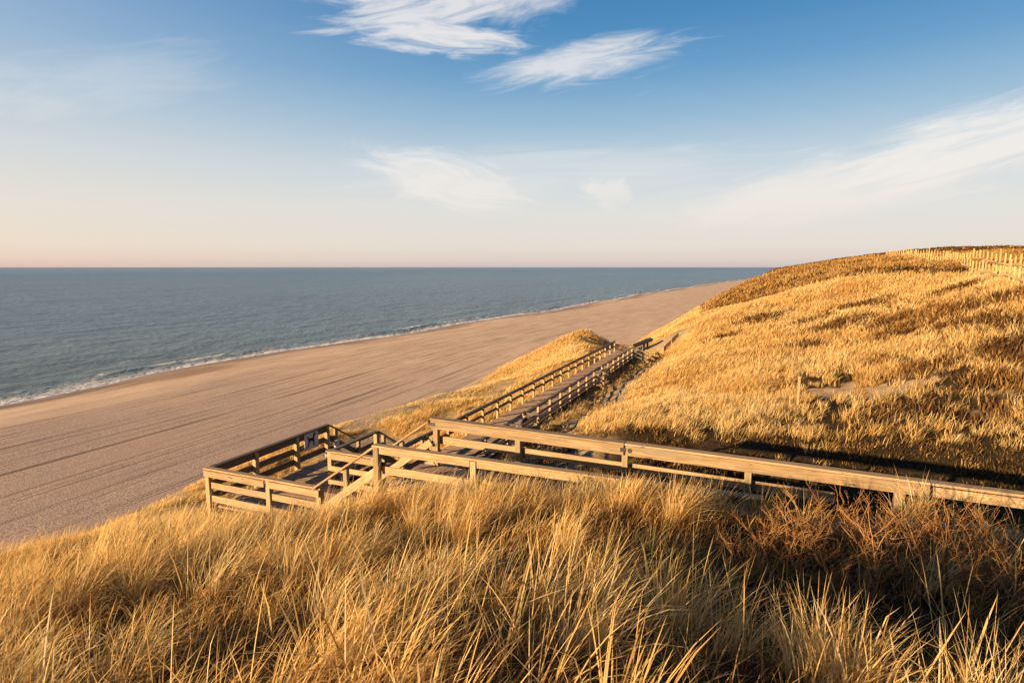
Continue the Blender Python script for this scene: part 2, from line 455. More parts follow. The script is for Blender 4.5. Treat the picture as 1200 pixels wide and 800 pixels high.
# further away the blades stand thinner than they look, so the litter between them is straw
dist = k.n('ShaderNodeVectorMath', operation='DISTANCE'); k.l(P, dist.inputs[0]); dist.inputs[1].default_value = (0, 0, 16)
straw = k.mix(k.ss(n2, .3, .7), (.46, .28, .09), (.72, .48, .18))
straw = k.mix(k.ss(n1, .52, .74, 0, .45), straw, (.24, .135, .045))
thatch = k.mix(k.ss(dist.outputs['Value'], 16, 34), thatch, straw)
sepb = k.n('ShaderNodeSeparateXYZ'); k.l(P, sepb.inputs[0])
heath = k.mix(k.ss(n2, .35, .65), (.055, .03, .016), (.26, .14, .05))
heath = k.mix(k.ss(sepb.outputs[1], 140, 155), heath, (.05, .03, .018))
moss_shade = k.mix(k.ss(n2, .3, .72), (.018, .014, .009), (.085, .055, .028))  # dark ground plants, with the hollow's shade painted into their colour
moss_shade = k.mix(k.ss(n1, .60, .76, 0, .5), moss_shade, (.15, .09, .038))
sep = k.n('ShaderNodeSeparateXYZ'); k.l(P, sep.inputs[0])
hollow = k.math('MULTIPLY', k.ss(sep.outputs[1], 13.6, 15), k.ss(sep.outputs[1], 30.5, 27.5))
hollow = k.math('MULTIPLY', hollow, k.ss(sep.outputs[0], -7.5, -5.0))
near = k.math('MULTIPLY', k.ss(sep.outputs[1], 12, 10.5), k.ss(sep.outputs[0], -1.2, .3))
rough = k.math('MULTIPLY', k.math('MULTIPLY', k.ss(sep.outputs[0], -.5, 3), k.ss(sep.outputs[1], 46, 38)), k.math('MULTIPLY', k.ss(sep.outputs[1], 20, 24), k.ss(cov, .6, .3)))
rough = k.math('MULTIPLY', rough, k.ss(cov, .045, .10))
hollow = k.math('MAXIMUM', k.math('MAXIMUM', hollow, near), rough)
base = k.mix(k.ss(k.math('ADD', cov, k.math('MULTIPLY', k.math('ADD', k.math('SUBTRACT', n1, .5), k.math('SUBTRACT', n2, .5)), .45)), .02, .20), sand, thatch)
base = k.mix(hollow, base, moss_shade)
base = k.mix(hea, base, heath)
b = k.math('ADD', k.math('MULTIPLY', n2, .6), k.math('ADD', n1, k.math('MULTIPLY', n4, .25)))
k.principled(base, .95, .08, b, .7, .12)
M['dune'] = k.m

k = NT('beach_sand')
P = k.pos(); sd = k.attr('sd'); trk = k.attr('trk')
sep = k.n('ShaderNodeSeparateXYZ'); k.l(P, sep.inputs[0]); Yc = sep.outputs[1]
wob = k.math('MULTIPLY', k.math('SUBTRACT', k.noise(k.scale(P, (.05, .02, 1)), 1, 3), .5), 7)
s1 = k.math('ADD', sd, wob)
wob2 = k.math('MULTIPLY', k.math('SUBTRACT', k.noise(k.scale(P, (.15, .02, 1)), 1, 3), .5), .8)
s2 = k.math('ADD', trk, wob2)
n1 = k.noise(k.scale(P, (1, .35, 1)), .35, 4); n2 = k.noise(P, 3.2, 4, .6); n3 = k.noise(P, 9, 3, .65); n4 = k.noise(P, .09, 4)
dry = k.mix(k.ss(n1, .3, .7), (.76, .53, .365), (.88, .66, .47))
dry = k.mix(k.ss(n2, .45, .75, 0, .4), dry, (.52, .35, .245))
shing = k.mix(k.ss(n3, .34, .66), (.33, .23, .185), (.82, .62, .49))
shing = k.mix(k.ss(n2, .35, .7, 0, .45), shing, (.48, .345, .275))
pmask = k.math('MULTIPLY', k.ss(s1, 14, 22), k.ss(k.math('ADD', Yc, k.math('MULTIPLY', n4, 60)), 125, 60))
col = k.mix(pmask, dry, shing)
# ruts the beach tractor leaves, running along the shore
rut = None
rutb = None
for c, w, a in ((20.5, .45, .5), (24, .35, .75), (25.6, .3, .55), (29.8, .4, .85), (33.3, .35, .6), (34.9, .3, .6), (38.4, .5, .9), (42.2, .35, .7), (44.0, .3, .5), (47.4, .45, .85), (49.0, .3, .6), (51.6, .35, .6), (22.2, .2, .5), (27.8, .2, .6), (31.6, .22, .55), (36.6, .2, .6), (40.2, .22, .6), (45.7, .2, .6), (53.3, .25, .5), (55.2, .25, .6)):
    dd = k.math('ABSOLUTE', k.math('SUBTRACT', s2, c))
    r = k.math('MULTIPLY', k.ss(dd, w * 1.1, w * .35), a)
    rut = r if rut is None else k.math('MAXIMUM', rut, r)
fine = k.math('SINE', k.math('ADD', k.math('MULTIPLY', s2, 7.4), k.math('MULTIPLY', k.noise(k.scale(P, (.3, .02, 1)), 1, 3), 14)))
fine = k.math('MULTIPLY', k.math('MULTIPLY', k.ss(fine, .1, .95), k.ss(k.noise(k.scale(P, (.35, .03, 1)), 1.7, 4, .6), .42, .62)), k.math('MULTIPLY', pmask, .55))
rut = k.math('MAXIMUM', rut, fine)
rn = k.noise(k.scale(P, (.7, .05, 1)), 1, 4, .6)
rutm = k.math('MULTIPLY', k.math('MULTIPLY', rut, k.ss(rn, .38, .62)), k.ss(Yc, 230, 110))
col = k.mix(k.math('MULTIPLY', rutm, .85), col, (.16, .10, .08))  # rut shading painted into the sand colour, along with wet loose pebbles
damp = k.math('MULTIPLY', k.ss(s1, 17, 9), k.ss(k.noise(k.scale(P, (.12, .035, 1)), 1, 4), .35, .62))
col = k.mix(k.math('MULTIPLY', damp, .75), col, (.28, .165, .105))
wet = k.ss(k.math('ADD', sd, k.math('MULTIPLY', wob, .45)), 7.5, 1.5)
col = k.mix(k.math('MULTIPLY', wet, .75), col, (.20, .135, .11))
col = k.mix(k.ss(n4, .5, .7, 0, .3), col, (.62, .42, .29))
bh = k.math('ADD', k.math('ADD', k.math('MULTIPLY', n3, .7), k.math('MULTIPLY', n2, .35)), k.math('MULTIPLY', rutm, -1.0))
rg = k.ss(sd, .5, 5, .45, .95)
k.principled(col, rg, .25, bh, .5, .11)
M['beach'] = k.m

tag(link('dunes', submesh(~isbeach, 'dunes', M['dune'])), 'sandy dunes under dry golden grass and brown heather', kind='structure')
tag(link('beach', submesh(isbeach, 'beach', M['beach'])), 'wide sandy beach with dark ruts running along the shore', kind='structure')

# ------------------------------------------------------------------ sea
so = np.array([0, .6, 1.2, 1.8] + list(np.arange(2.5, 60, 1.0)) + gaps(60, 45000, 1.5, 1.14))
sy = np.array(list(np.arange(-200, 420, 2.0)) + gaps(420, 45000, 3, 1.05))
SO, SY = np.meshgrid(so, sy)
SX = shore_x(SY) + 3.0 - SO
swell = .16 * np.sin(SO / 2.6 + 1.8 * fbm(SX / 25, SY / 40, 90) * 3) * sstep(2, 9, SO) * (1 - sstep(30, 70, SO))
brk = .38 * np.exp(-((SO - 10 - 5 * (fbm(SY / 22, SY * 0, 91) - .5)) / 1.1) ** 2) * sstep(.42, .6, fbm(SY / 14, SO / 30, 92))
SZ = .02 + swell * .5 + brk + .10 * (fbm(SX / 2.5, SY / 4, 93) - .5) * sstep(3, 10, SO) * (1 - sstep(60, 200, SO))
n_s, n_y = len(so), len(sy)
ii, jj = np.meshgrid(np.arange(n_s - 1), np.arange(n_y - 1))
q = (jj * n_s + ii).ravel()
SQ = np.stack([q, q + n_s, q + n_s + 1, q + 1], 1)
k = NT('sea_water')
P = k.pos(); sd = k.attr('sd')
sep = k.n('ShaderNodeSeparateXYZ'); k.l(P, sep.inputs[0])
wv = k.scale(P, (1, .42, 1), rot=(0, 0, .10))
w1 = k.noise(wv, .55, 5, .62, .3); w2 = k.noise(wv, .14, 4, .55); w3 = k.noise(k.scale(P, (.02, .006, 1)), 1, 4, .6); w4 = k.noise(wv, 2.2, 3, .6)
w5 = k.noise(k.scale(P, (.004, .0012, 1)), 1, 4, .6)
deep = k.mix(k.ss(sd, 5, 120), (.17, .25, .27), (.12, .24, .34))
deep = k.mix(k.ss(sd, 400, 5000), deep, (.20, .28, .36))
deep = k.mix(k.ss(w3, .45, .68, 0, .45), deep, (.034, .064, .082))
deep = k.mix(k.ss(w5, .45, .66, 0, .4), deep, (.11, .165, .20))
deep = k.mix(k.ss(w1, .54, .72, 0, .6), deep, (.14, .185, .20))  # ripple highlights painted into the water colour
deep = k.mix(k.ss(w1, .48, .32, 0, .45), deep, (.022, .048, .062))
deep = k.mix(k.ss(w2, .46, .66, 0, .5), deep, (.020, .045, .058))
deep = k.mix(k.ss(w2, .50, .34, 0, .35), deep, (.12, .17, .185))
# foam
fn = k.noise(k.scale(P, (1, .5, 1)), .8, 5, .68, .5); fn2 = k.noise(k.scale(P, (.10, .045, 1)), 1, 4, .6); fn3 = k.noise(k.scale(P, (.06, .02, 1)), 1, 3)
edge = k.math('ADD', sd, k.math('MULTIPLY', k.math('SUBTRACT', fn2, .5), 7))
f1 = k.math('MULTIPLY', k.math('MULTIPLY', k.ss(edge, 13, 4.0), k.ss(fn, .42, .60)), .7)
f0 = k.math('MULTIPLY', k.ss(edge, 9.5, 4.0), 1.0)
l1 = k.math('ABSOLUTE', k.math('SUBTRACT', k.math('ADD', sd, k.math('MULTIPLY', k.math('SUBTRACT', fn3, .5), 14)), 10.5))
f2 = k.math('MULTIPLY', k.math('MULTIPLY', k.ss(l1, 2.2, .3), k.ss(fn2, .44, .58)), k.ss(fn, .38, .56))
l2 = k.math('ABSOLUTE', k.math('SUBTRACT', k.math('ADD', sd, k.math('MULTIPLY', k.math('SUBTRACT', fn3, .5), 30)), 24))
f3 = k.math('MULTIPLY', k.math('MULTIPLY', k.ss(l2, 1.8, .3), k.ss(fn2, .54, .64)), k.ss(fn, .44, .58))
foam = k.math('MAXIMUM', k.math('MAXIMUM', f1, f0), k.math('MAXIMUM', f2, f3))
foam = k.math('MULTIPLY', foam, k.ss(sd, -.5, 1.0, .55, 1))
colr = k.mix(foam, deep, (.88, .84, .82))
bh = k.math('ADD', k.math('ADD', k.math('MULTIPLY', w1, 1.0), k.math('MULTIPLY', w2, 2.0)), k.math('MULTIPLY', w4, .28))
rr = k.math('ADD', k.ss(sd, 100, 3000, .28, .45), k.math('MULTIPLY', foam, .5))
pr = k.principled(colr, rr, .22, bh, 1.0, 1.1)
hz = k.n('ShaderNodeEmission'); hz.inputs[0].default_value = (.29, .345, .41, 1)      # distance haze painted onto the far water as emission
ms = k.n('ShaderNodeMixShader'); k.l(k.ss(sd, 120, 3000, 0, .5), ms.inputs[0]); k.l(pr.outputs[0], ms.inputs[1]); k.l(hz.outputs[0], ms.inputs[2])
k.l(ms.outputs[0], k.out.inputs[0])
M['sea'] = k.m
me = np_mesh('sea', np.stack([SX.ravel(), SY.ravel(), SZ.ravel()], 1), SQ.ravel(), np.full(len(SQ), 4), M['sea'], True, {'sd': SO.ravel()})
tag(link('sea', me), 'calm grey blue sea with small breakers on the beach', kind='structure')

# ------------------------------------------------------------------ timber structures
ZW, ZP, ZL, ZB = 12.7, 11.3, 10.32, 9.4       # walkway, platform, landing, boardwalk deck heights
PW = .145

def post(parent, x, y, z0, z1, name='post', mat='post', w=PW, cache={}):
    key = (round(z1 - z0, 3), mat, w)
    if key not in cache:
        m = MB(); m.board((0, 0, 0), (0, 0, z1 - z0), w, w, (0, 1, 0), .010); cache[key] = m.mesh(name, M[mat])
    return link(name, cache[key], parent, (x, y, z0))

def rail(parent, p0, p1, w, h, mat='rail', name='rail', up=(0, 0, 1)):
    m = MB(); m.board(p0, p1, w, h, up, .006)
    return m.build(name, M[mat], parent)

def run(a, b, step):
    n = max(1, round(abs(b - a) / step))
    return [a + (b - a) * i / n for i in range(n + 1)]

def planks(parent, x0, x1, y0, y1, z, across, pw=.14, gap=.008, t=.04):
    """deck of separate planks; across 'x': planks lie along x and are laid side by side in y"""
    m = MB()
    p = y0 if across == 'x' else x0
    e = y1 if across == 'x' else x1
    while p + pw <= e + .001:
        c = p + pw / 2; j = random.uniform(-.012, .012); dz = random.uniform(-.003, .003)
        if across == 'x': m.board((x0 + j, c, z - t / 2 + dz), (x1 + j, c, z - t / 2 + dz), pw - gap, t, (0, 0, 1), .005)
        else: m.board((c, y0 + j, z - t / 2 + dz), (c, y1 + j, z - t / 2 + dz), pw - gap, t, (0, 0, 1), .005)
        p += pw
    return m.build('deck', M['deck'], parent)

def bolt(parent, c, axis, r=.055):
    m = MB(); m.disc(c, axis, r, .012)
    return m.build('bolt', M['steel'], parent)

# --- upper walkway, coming in from the right
wk = tag(empty('walkway', (-8.2, 12.8, ZW)), 'upper wooden walkway whose long handrails cross the right half of the view', 'walkway')
def W(o): o.matrix_parent_inverse = Matrix.Translation(-Vector(o.parent.location)); return o
W(planks(wk, -8.2, 1.2, 11.62, 13.6, ZW, 'y'))
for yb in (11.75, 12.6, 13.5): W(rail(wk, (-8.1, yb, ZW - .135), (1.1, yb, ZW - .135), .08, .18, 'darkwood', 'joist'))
YN, YF = 11.5, 14.12
def yf(x): return 14.15 - .053 * (x + 8.2)
near_x = [-8.3, -5.72, -3.1, -.5]
far_x = [-8.2, -5.68, -2.85, -.1, 2.7, 5.5, 8.3]
for x in near_x: W(post(wk, x, YN, ZW - 1.1, ZW + 1.06 - .006 * abs(x + 8)))
for x in far_x: W(post(wk, x, yf(x), ZW - 1.3, ZW + 1.06))
# near rail: face board under a flat cap; lower board behind the posts
W(rail(wk, (-8.38, YN, ZW + 1.09), (-3.1, YN, ZW + 1.09), .19, .05))
W(rail(wk, (-3.09, YN, ZW + 1.09), (.2, YN, ZW + 1.09), .19, .05))
W(rail(wk, (-8.2, YN - .035, ZW + .98), (-5.81, YN - .035, ZW + .98), .05, .15))
W(rail(wk, (-5.63, YN - .035, ZW + .98), (-3.19, YN - .035, ZW + .98), .05, .15))
W(rail(wk, (-3.01, YN - .035, ZW + .98), (-.6, YN - .035, ZW + .98), .05, .15))
W(rail(wk, (-8.22, YN + .10, ZW + .47), (-5.5, YN + .10, ZW + .47), .045, .19))
W(rail(wk, (-5.48, YN + .10, ZW + .47), (0, YN + .10, ZW + .47), .045, .19))
# far rail
for a, b_ in ((-8.34, -2.86), (-2.84, 3.2), (3.22, 8.5)):
    W(rail(wk, (a, yf(a) - .01, ZW + 1.125), (b_, yf(b_) - .01, ZW + 1.125), .24, .05))
    W(rail(wk, (a + .02, yf(a) - .10, ZW + .975), (b_ - .012, yf(b_) - .10, ZW + .975 + (.025 if a > 3 else 0)), .055, .195 if a > 3 else .235))
    if a < 3: W(rail(wk, (a + .1, yf(a) + .10, ZW + .50), (min(b_, 1.6), yf(min(b_, 1.6)) + .10, ZW + .50), .045, .22))
for x in (-8.22, -2.72): W(bolt(wk, (x, yf(x) - .132, ZW + .99), (0, 1, 0)))
for x in (-8.28, -2.86): W(rail(wk, (x - .09, yf(x) - .131, ZW + .99), (x + .05, yf(x) - .131, ZW + .99), .012, .10, 'steel', 'bracket'))

# --- stairs from the walkway down to the platform (heading west)
st = tag(empty('staircase', (-9.25, 12.9, ZP)), 'short wooden staircase between the upper walkway and the lookout platform', 'staircase')
nst = 8
for i in range(1, nst):
    x = -8.2 - i * (1.95 / nst); z = ZW - i * ((ZW - ZP) / nst)
    W(rail(st, (x - .05, 11.7, z - .02), (x - .05, 14.0, z - .02), .28, .04, 'deck', 'tread'))
for y in (11.58, 14.08):
    W(rail(st, (-8.25, y, ZW - .12), (-10.25, y, ZP - .10), .06, .26, 'rail', 'stringer'))
    W(rail(st, (-8.36, y - .03, ZW + 1.06), (-10.3, y - .03, ZP + 1.12), .16, .05, 'rail', 'handrail'))
    W(rail(st, (-8.3, y - .07, ZW + .48), (-10.2, y - .07, ZP + .50), .045, .19, 'rail', 'rail'))
    W(post(st, -9.3, y + .01, 11.2, (ZW + ZP) / 2 + 1.06, w=.12))
W(post(st, -10.2, 14.1, ZP - 1.0, ZP + 1.08))

# --- lookout platform
pl = tag(empty('viewing_platform', (-12.2, 13.5, ZP)), 'square wooden lookout platform above the beach with triple board railings', 'platform')
W(planks(pl, -14.05, -10.2, 11.75, 14.17, ZP, 'x'))
W(planks(pl, -14.05, -12.0, 14.17, 16.7, ZP, 'x'))
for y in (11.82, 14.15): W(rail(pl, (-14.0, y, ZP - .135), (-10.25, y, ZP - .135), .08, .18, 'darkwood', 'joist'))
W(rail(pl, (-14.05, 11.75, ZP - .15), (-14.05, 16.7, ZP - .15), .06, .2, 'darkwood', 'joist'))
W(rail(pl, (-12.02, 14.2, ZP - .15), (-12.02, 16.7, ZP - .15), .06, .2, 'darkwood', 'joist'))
XA, XC, YA, YB = -14.12, -10.2, 11.66, 16.62
for x, y in ((XA, YA), (-11.9, YA), (XC, YA), (XA, 13.35), (XA, 15.1), (XA, YB), (-12.0, 14.25), (-12.0, YB)):
    W(post(pl, x, y, ZP - 1.2, ZP + 1.08))
W(rail(pl, (XA - .09, YA, ZP + 1.105), (XC + .07, YA, ZP + 1.105), .17, .05))
W(rail(pl, (XA - .06, YA - .10, ZP + .985), (-11.98, YA - .10, ZP + .985), .045, .18))
W(rail(pl, (-11.82, YA - .10, ZP + .985), (XC + .05, YA - .10, ZP + .985), .045, .18))
for dz in (.62, .24):
    W(rail(pl, (XA + .075, YA, ZP + dz), (-11.975, YA, ZP + dz), .045, .18))
    W(rail(pl, (-11.825, YA, ZP + dz), (XC - .08, YA, ZP + dz), .045, .18))
W(rail(pl, (XA, YA + .09, ZP + 1.105), (XA, YB + .07, ZP + 1.105), .17, .05, 'shade_rail'))
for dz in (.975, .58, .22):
    W(rail(pl, (XA + .005 if dz > .9 else XA - .1, YA + .1, ZP + dz), (XA + .005 if dz > .9 else XA - .1, YB + .06, ZP + dz), .045, .2, 'shade_rail'))
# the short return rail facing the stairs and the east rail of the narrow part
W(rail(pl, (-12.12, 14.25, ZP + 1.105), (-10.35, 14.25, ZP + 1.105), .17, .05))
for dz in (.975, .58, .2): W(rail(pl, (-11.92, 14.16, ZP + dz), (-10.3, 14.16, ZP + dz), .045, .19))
W(rail(pl, (-12.0, 14.34, ZP + 1.105), (-12.0, YB + .06, ZP + 1.105), .17, .05, 'shade_rail'))
for dz in (.58, .22): W(rail(pl, (-11.92, 14.34, ZP + dz), (-11.92, YB, ZP + dz), .045, .19, 'shade_rail'))

# --- lower stairs: platform -> landing -> boardwalk (heading north)
ls = tag(empty('staircase', (-13, 18.5, ZL)), 'two lower wooden flights and landing leading from the platform to the boardwalk', 'staircase')
for i in range(1, 6):
    y = 16.7 + i * .28; z = ZP - i * (ZP - ZL) / 6
    W(rail(ls, (-13.95, y, z - .02), (-12.05, y, z - .02), .29, .04, 'deck', 'tread'))
W(planks(ls, -14.0, -12.0, 18.25, 19.55, ZL, 'x'))
for i in range(1, 5):
    y = 19.55 + i * .28; z = ZL - i * (ZL - ZB) / 5
    W(rail(ls, (-13.95, y, z - .02), (-11.6, y, z - .02), .29, .04, 'deck', 'tread'))
for x, sgn in ((-14.05, -1), (-11.98, 1)):
    W(rail(ls, (x, 16.72, ZP - .12), (x, 18.3, ZL - .12), .06, .26, 'darkwood', 'stringer'))
    W(rail(ls, (x, 19.5, ZL - .12), (x, 20.95, ZB - .12), .06, .26, 'darkwood', 'stringer'))
    W(rail(ls, (x, 16.75, ZP + 1.06), (x, 18.3, ZL + 1.06), .09, .05, 'shade_rail', 'handrail'))
    W(rail(ls, (x, 18.2, ZL + 1.09), (x, 19.6, ZL + 1.09), .19, .055, 'shade_rail', 'handrail'))
    W(rail(ls, (x, 19.6, ZL + 1.06), (x, 21.0, ZB + 1.06), .09, .05, 'shade_rail', 'handrail'))
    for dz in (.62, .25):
        W(rail(ls, (x + sgn * .09, 16.75, ZP + dz), (x + sgn * .09, 18.3, ZL + dz), .045, .2, 'shade_rail'))
        W(rail(ls, (x + sgn * .09, 18.3, ZL + dz), (x + sgn * .09, 19.6, ZL + dz), .045, .19, 'shade_rail'))
        W(rail(ls, (x + sgn * .09, 19.6, ZL + dz), (x + sgn * .09, 21.0, ZB + dz), .045, .19, 'shade_rail'))
    for y, z in ((17.0, ZP + .9), (18.3, ZL + 1.05), (19.55, ZL + 1.05)): W(post(ls, x, y, 8.8, z, w=.12))

# --- long boardwalk to the beach
bw = tag(empty('boardwalk', (-12.45, 21, ZB)), 'long plank boardwalk with low railings running north through the dunes to the beach', 'boardwalk')
W(planks(bw, -13.72, -11.15, 20.95, 60.6, ZB, 'x', .145))
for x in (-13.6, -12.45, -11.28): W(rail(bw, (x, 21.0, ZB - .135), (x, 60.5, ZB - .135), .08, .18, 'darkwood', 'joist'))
XWL, XEL = -13.8, -11.12
BAYS = ((26.0, 28.4), (42.2, 44.6))
yw = run(21.0, 60.4, 2.0)
for y in yw: W(post(bw, XWL, y, ZB - .75, ZB + 1.02, w=.13))
seg = [21.0, 29, 37, 45, 53, 60.5]
for a, b_ in zip(seg[:-1], seg[1:]):
    W(rail(bw, (XWL, a - .06, ZB + 1.05), (XWL, b_ - .07, ZB + 1.05), .16, .06, 'shade_rail'))
    W(rail(bw, (XWL - .085, a, ZB + .93), (XWL - .085, b_ - .01, ZB + .93), .04, .15, 'shade_rail'))
    W(rail(bw, (XWL - .085, a, ZB + .50), (XWL - .085, b_ - .01, ZB + .50), .04, .16, 'shade_rail'))
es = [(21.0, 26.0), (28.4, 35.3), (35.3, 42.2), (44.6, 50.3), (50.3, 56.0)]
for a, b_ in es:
    W(rail(bw, (XEL, a - .06, ZB + 1.05), (XEL, b_ + .04, ZB + 1.05), .16, .06, 'shade_rail'))
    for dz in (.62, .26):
        W(rail(bw, (XEL + .085, a, ZB + dz), (XEL + .085, b_ - .01, ZB + dz), .04, .15, 'shade_rail'))
for a, b_ in ((21.0, 26.0), (28.4, 42.2), (44.6, 56.0)):
    for y in run(a, b_, 2.0): W(post(bw, XEL, y, ZB - .75, ZB + 1.02, w=.13))
# bench bays push the railing outwards
for a, b_ in BAYS:
    W(planks(bw, -11.14, -10.45, a + .07, b_ - .06, ZB, 'x', .145))
    for y in (a, b_):
        W(post(bw, -10.4, y, ZB - .75, ZB + .98, w=.13))
        W(rail(bw, (XEL - .05, y, ZB + 1.05), (-10.34, y, ZB + 1.05), .14, .055, 'shade_rail'))
        W(rail(bw, (XEL, y, ZB + .5), (-10.4, y, ZB + .5), .04, .15, 'shade_rail'))
    W(rail(bw, (-10.4, a - .07, ZB + 1.01), (-10.4, b_ + .07, ZB + 1.01), .16, .06, 'shade_rail'))
    W(rail(bw, (-10.32, a, ZB + .5), (-10.32, b_, ZB + .5), .04, .15, 'shade_rail'))
# the railing turns off to the right at the far end and slopes down
W(post(bw, -9.55, 55.6, ZB - .9, ZB + .66, w=.13))
W(rail(bw, (XEL, 56.0, ZB + 1.05), (-9.5, 55.6, ZB + .70), .16, .06, 'shade_rail'))
for dz in (.62, .26): W(rail(bw, (XEL, 56.05, ZB + dz), (-9.5, 55.65, ZB + dz - .34), .04, .15, 'shade_rail'))

# --- benches in the bays
def bench(yc, label):
    t = tag(empty('bench', (-10.72, yc, ZB)), label, 'bench', 'benches in the bays of the boardwalk railing')
    m = MB()
    for dx in (-.19, -.065, .06): m.board((dx, -.95, .44), (dx, .95, .44), .115, .045)
    m.build('seat', M['post'], t)
    for s in (-.75, .75):
        m = MB()
        m.board((-.17, s, 0), (-.17, s, .418), .09, .09, (0, 1, 0)); m.board((.05, s, 0), (.05, s, .418), .09, .09, (0, 1, 0))
        m.board((-.12, s, .12), (0.0, s, .12), .05, .08)
        m.build('leg', M['post'], t)
    m = MB(); m.board((.14, -.95, .62), (.17, .95, .62), .035, .11); m.board((.165, -.95, .80), (.195, .95, .80), .035, .12)
    m.build('backrest', M['rail'], t)
    return t
bench(27.2, 'wooden bench with a person stretching out their legs, in the nearer railing bay')
bench(43.4, 'wooden bench in the farther railing bay, under the upright seated person')

# ------------------------------------------------------------------ dog sign on the platform rail
sg = tag(empty('warning_sign', (XA + .06, 15.75, ZP + .80), 0), 'grey square sign with a crossed out black dog, on the platform railing', 'sign')
m = MB(); m.board((0, -.34, 0), (0, .34, 0), .012, .60, (0, 0, 1), .002); m.build('sign_plate', M['sign'], sg)
def flat(pts, name, mat, parent, x=.0085, t=.003):
    """polygon in the sign's plane (u to the right as seen from the deck = +y... ), extruded a little"""
    n = len(pts)
    vs = [(x, u, v) for u, v in pts] + [(x + t, u, v) for u, v in pts]
    import bmesh
    bm = bmesh.new()
    a = [bm.verts.new(p) for p in vs]
    bm.faces.new(a[:n][::-1]); bm.faces.new(a[n:])
    for i in range(n): bm.faces.new((a[i], a[(i + 1) % n], a[n + (i + 1) % n], a[n + i]))
    bmesh.ops.recalc_face_normals(bm, faces=bm.faces)
    me = bpy.data.meshes.new(name); bm.to_mesh(me); bm.free(); me.materials.append(M[mat])
    return link(name, me, parent)
dog = [(-.20,-.21),(-.155,-.22),(-.135,-.13),(-.10,-.05),(-.06,.005),(.04,-.01),(.075,-.06),(.085,-.22),(.125,-.225),(.12,-.12),(.135,-.02),(.125,.05),
       (.135,.11),(.155,.155),(.215,.18),(.21,.21),(.16,.225),(.135,.265),(.11,.225),(.085,.16),(.06,.09),(-.08,.085),(-.13,.09),(-.185,.16),(-.205,.15),(-.16,.06),(-.155,-.01),(-.175,-.10)]
flat(dog, 'dog_symbol', 'black', sg)
def strip(a, b_, w, name, x):
    dx, dy = b_[0] - a[0], b_[1] - a[1]; L = math.hypot(dx, dy); nx_, ny_ = -dy / L * w / 2, dx / L * w / 2
    return flat([(a[0] + nx_, a[1] + ny_), (b_[0] + nx_, b_[1] + ny_), (b_[0] - nx_, b_[1] - ny_), (a[0] - nx_, a[1] - ny_)], name, 'black', sg, x, .002)
strip((-.32, -.27), (.32, .27), .012, 'cross_line', .0125)
strip((-.32, .27), (.32, -.27), .012, 'cross_line', .0155)
# pale narrow board on the outside of the last post
tag(rail(None, (-13.88, 16.84, ZP - .3), (-13.88, 16.84, ZP + .55), .11, .18, 'sign', 'grey_panel', (0, 1, 0)), 'narrow upright grey panel behind the last platform post, by the lower stairs', 'panel')

# ------------------------------------------------------------------ info board, stakes, short fences
ib = tag(empty('information_board', (-11.0, 61.0, gz(-11.0, 61.0)), math.radians(22)), 'dark tilted board on posts at the far end of the boardwalk', 'information board')
for s in (.1, .45):
    m = MB(); m.board((s, 0, -.3), (s, 0, .75 + s * .5), .16, .16, (0, 1, 0)); m.build('post', M['black'], ib)
m = MB(); m.board((-.95, 0, .52), (.85, 0, 1.22), .9, .26, (0, 0, 1)); m.build('panel', M['black'], ib)  # panel and posts black to paint in the board's shaded side
m = MB(); m.board((-1.0, -.47, .56), (.9, -.47, 1.30), .07, .12, (0, 0, 1)); m.build('frame', M['darkwood'], ib)

def low_fence(name, pts, hgt, label, mat, nr=2, sink=.4, pw=.10):
    t = tag(empty(name, (*pts[0], gz(*pts[0]))), label, 'fence')
    zs = [gz(*p) for p in pts]
    for p, z in zip(pts, zs): W(post(t, p[0], p[1], z - sink, z + hgt, mat=mat, w=pw))
    for j in range(nr):
        f = 1 - j / nr * .95
        m = MB()
        for (a, za), (b_, zb) in zip(list(zip(pts, zs))[:-1], list(zip(pts, zs))[1:]):
            m.board((a[0], a[1], za + hgt * f - .05), (b_[0], b_[1], zb + hgt * f - .05), .04, .12)
        W(m.build('rail', M[mat], t))
    return t
low_fence('fence', [(-20.0, 69.5), (-18.9, 68.0), (-17.8, 66.5), (-16.8, 65.0), (-15.8, 63.6)], .55, 'low dark board fence slanting down the sand left of the boardwalk end', 'darkwood', 2)
low_fence('fence', [(-8.6, 58.6), (-8.0, 59.5), (-7.4, 60.4)], .5, 'small weathered railing on the bare sand right of the boardwalk end', 'post', 3)
def stake(x, y, h, label, w=.09, mat='rail'):
    z = gz(x, y); m = MB(); m.board((x, y, z - .3), (x + .02, y, z + h), w, w, (0, 1, 0))
    return tag(m.build('wooden_stake', M[mat], None), label, 'stake')
stake(1.75, 30.2, 1.5, 'pale wooden stake standing alone in the golden grass of the hillside', .11, 'post')

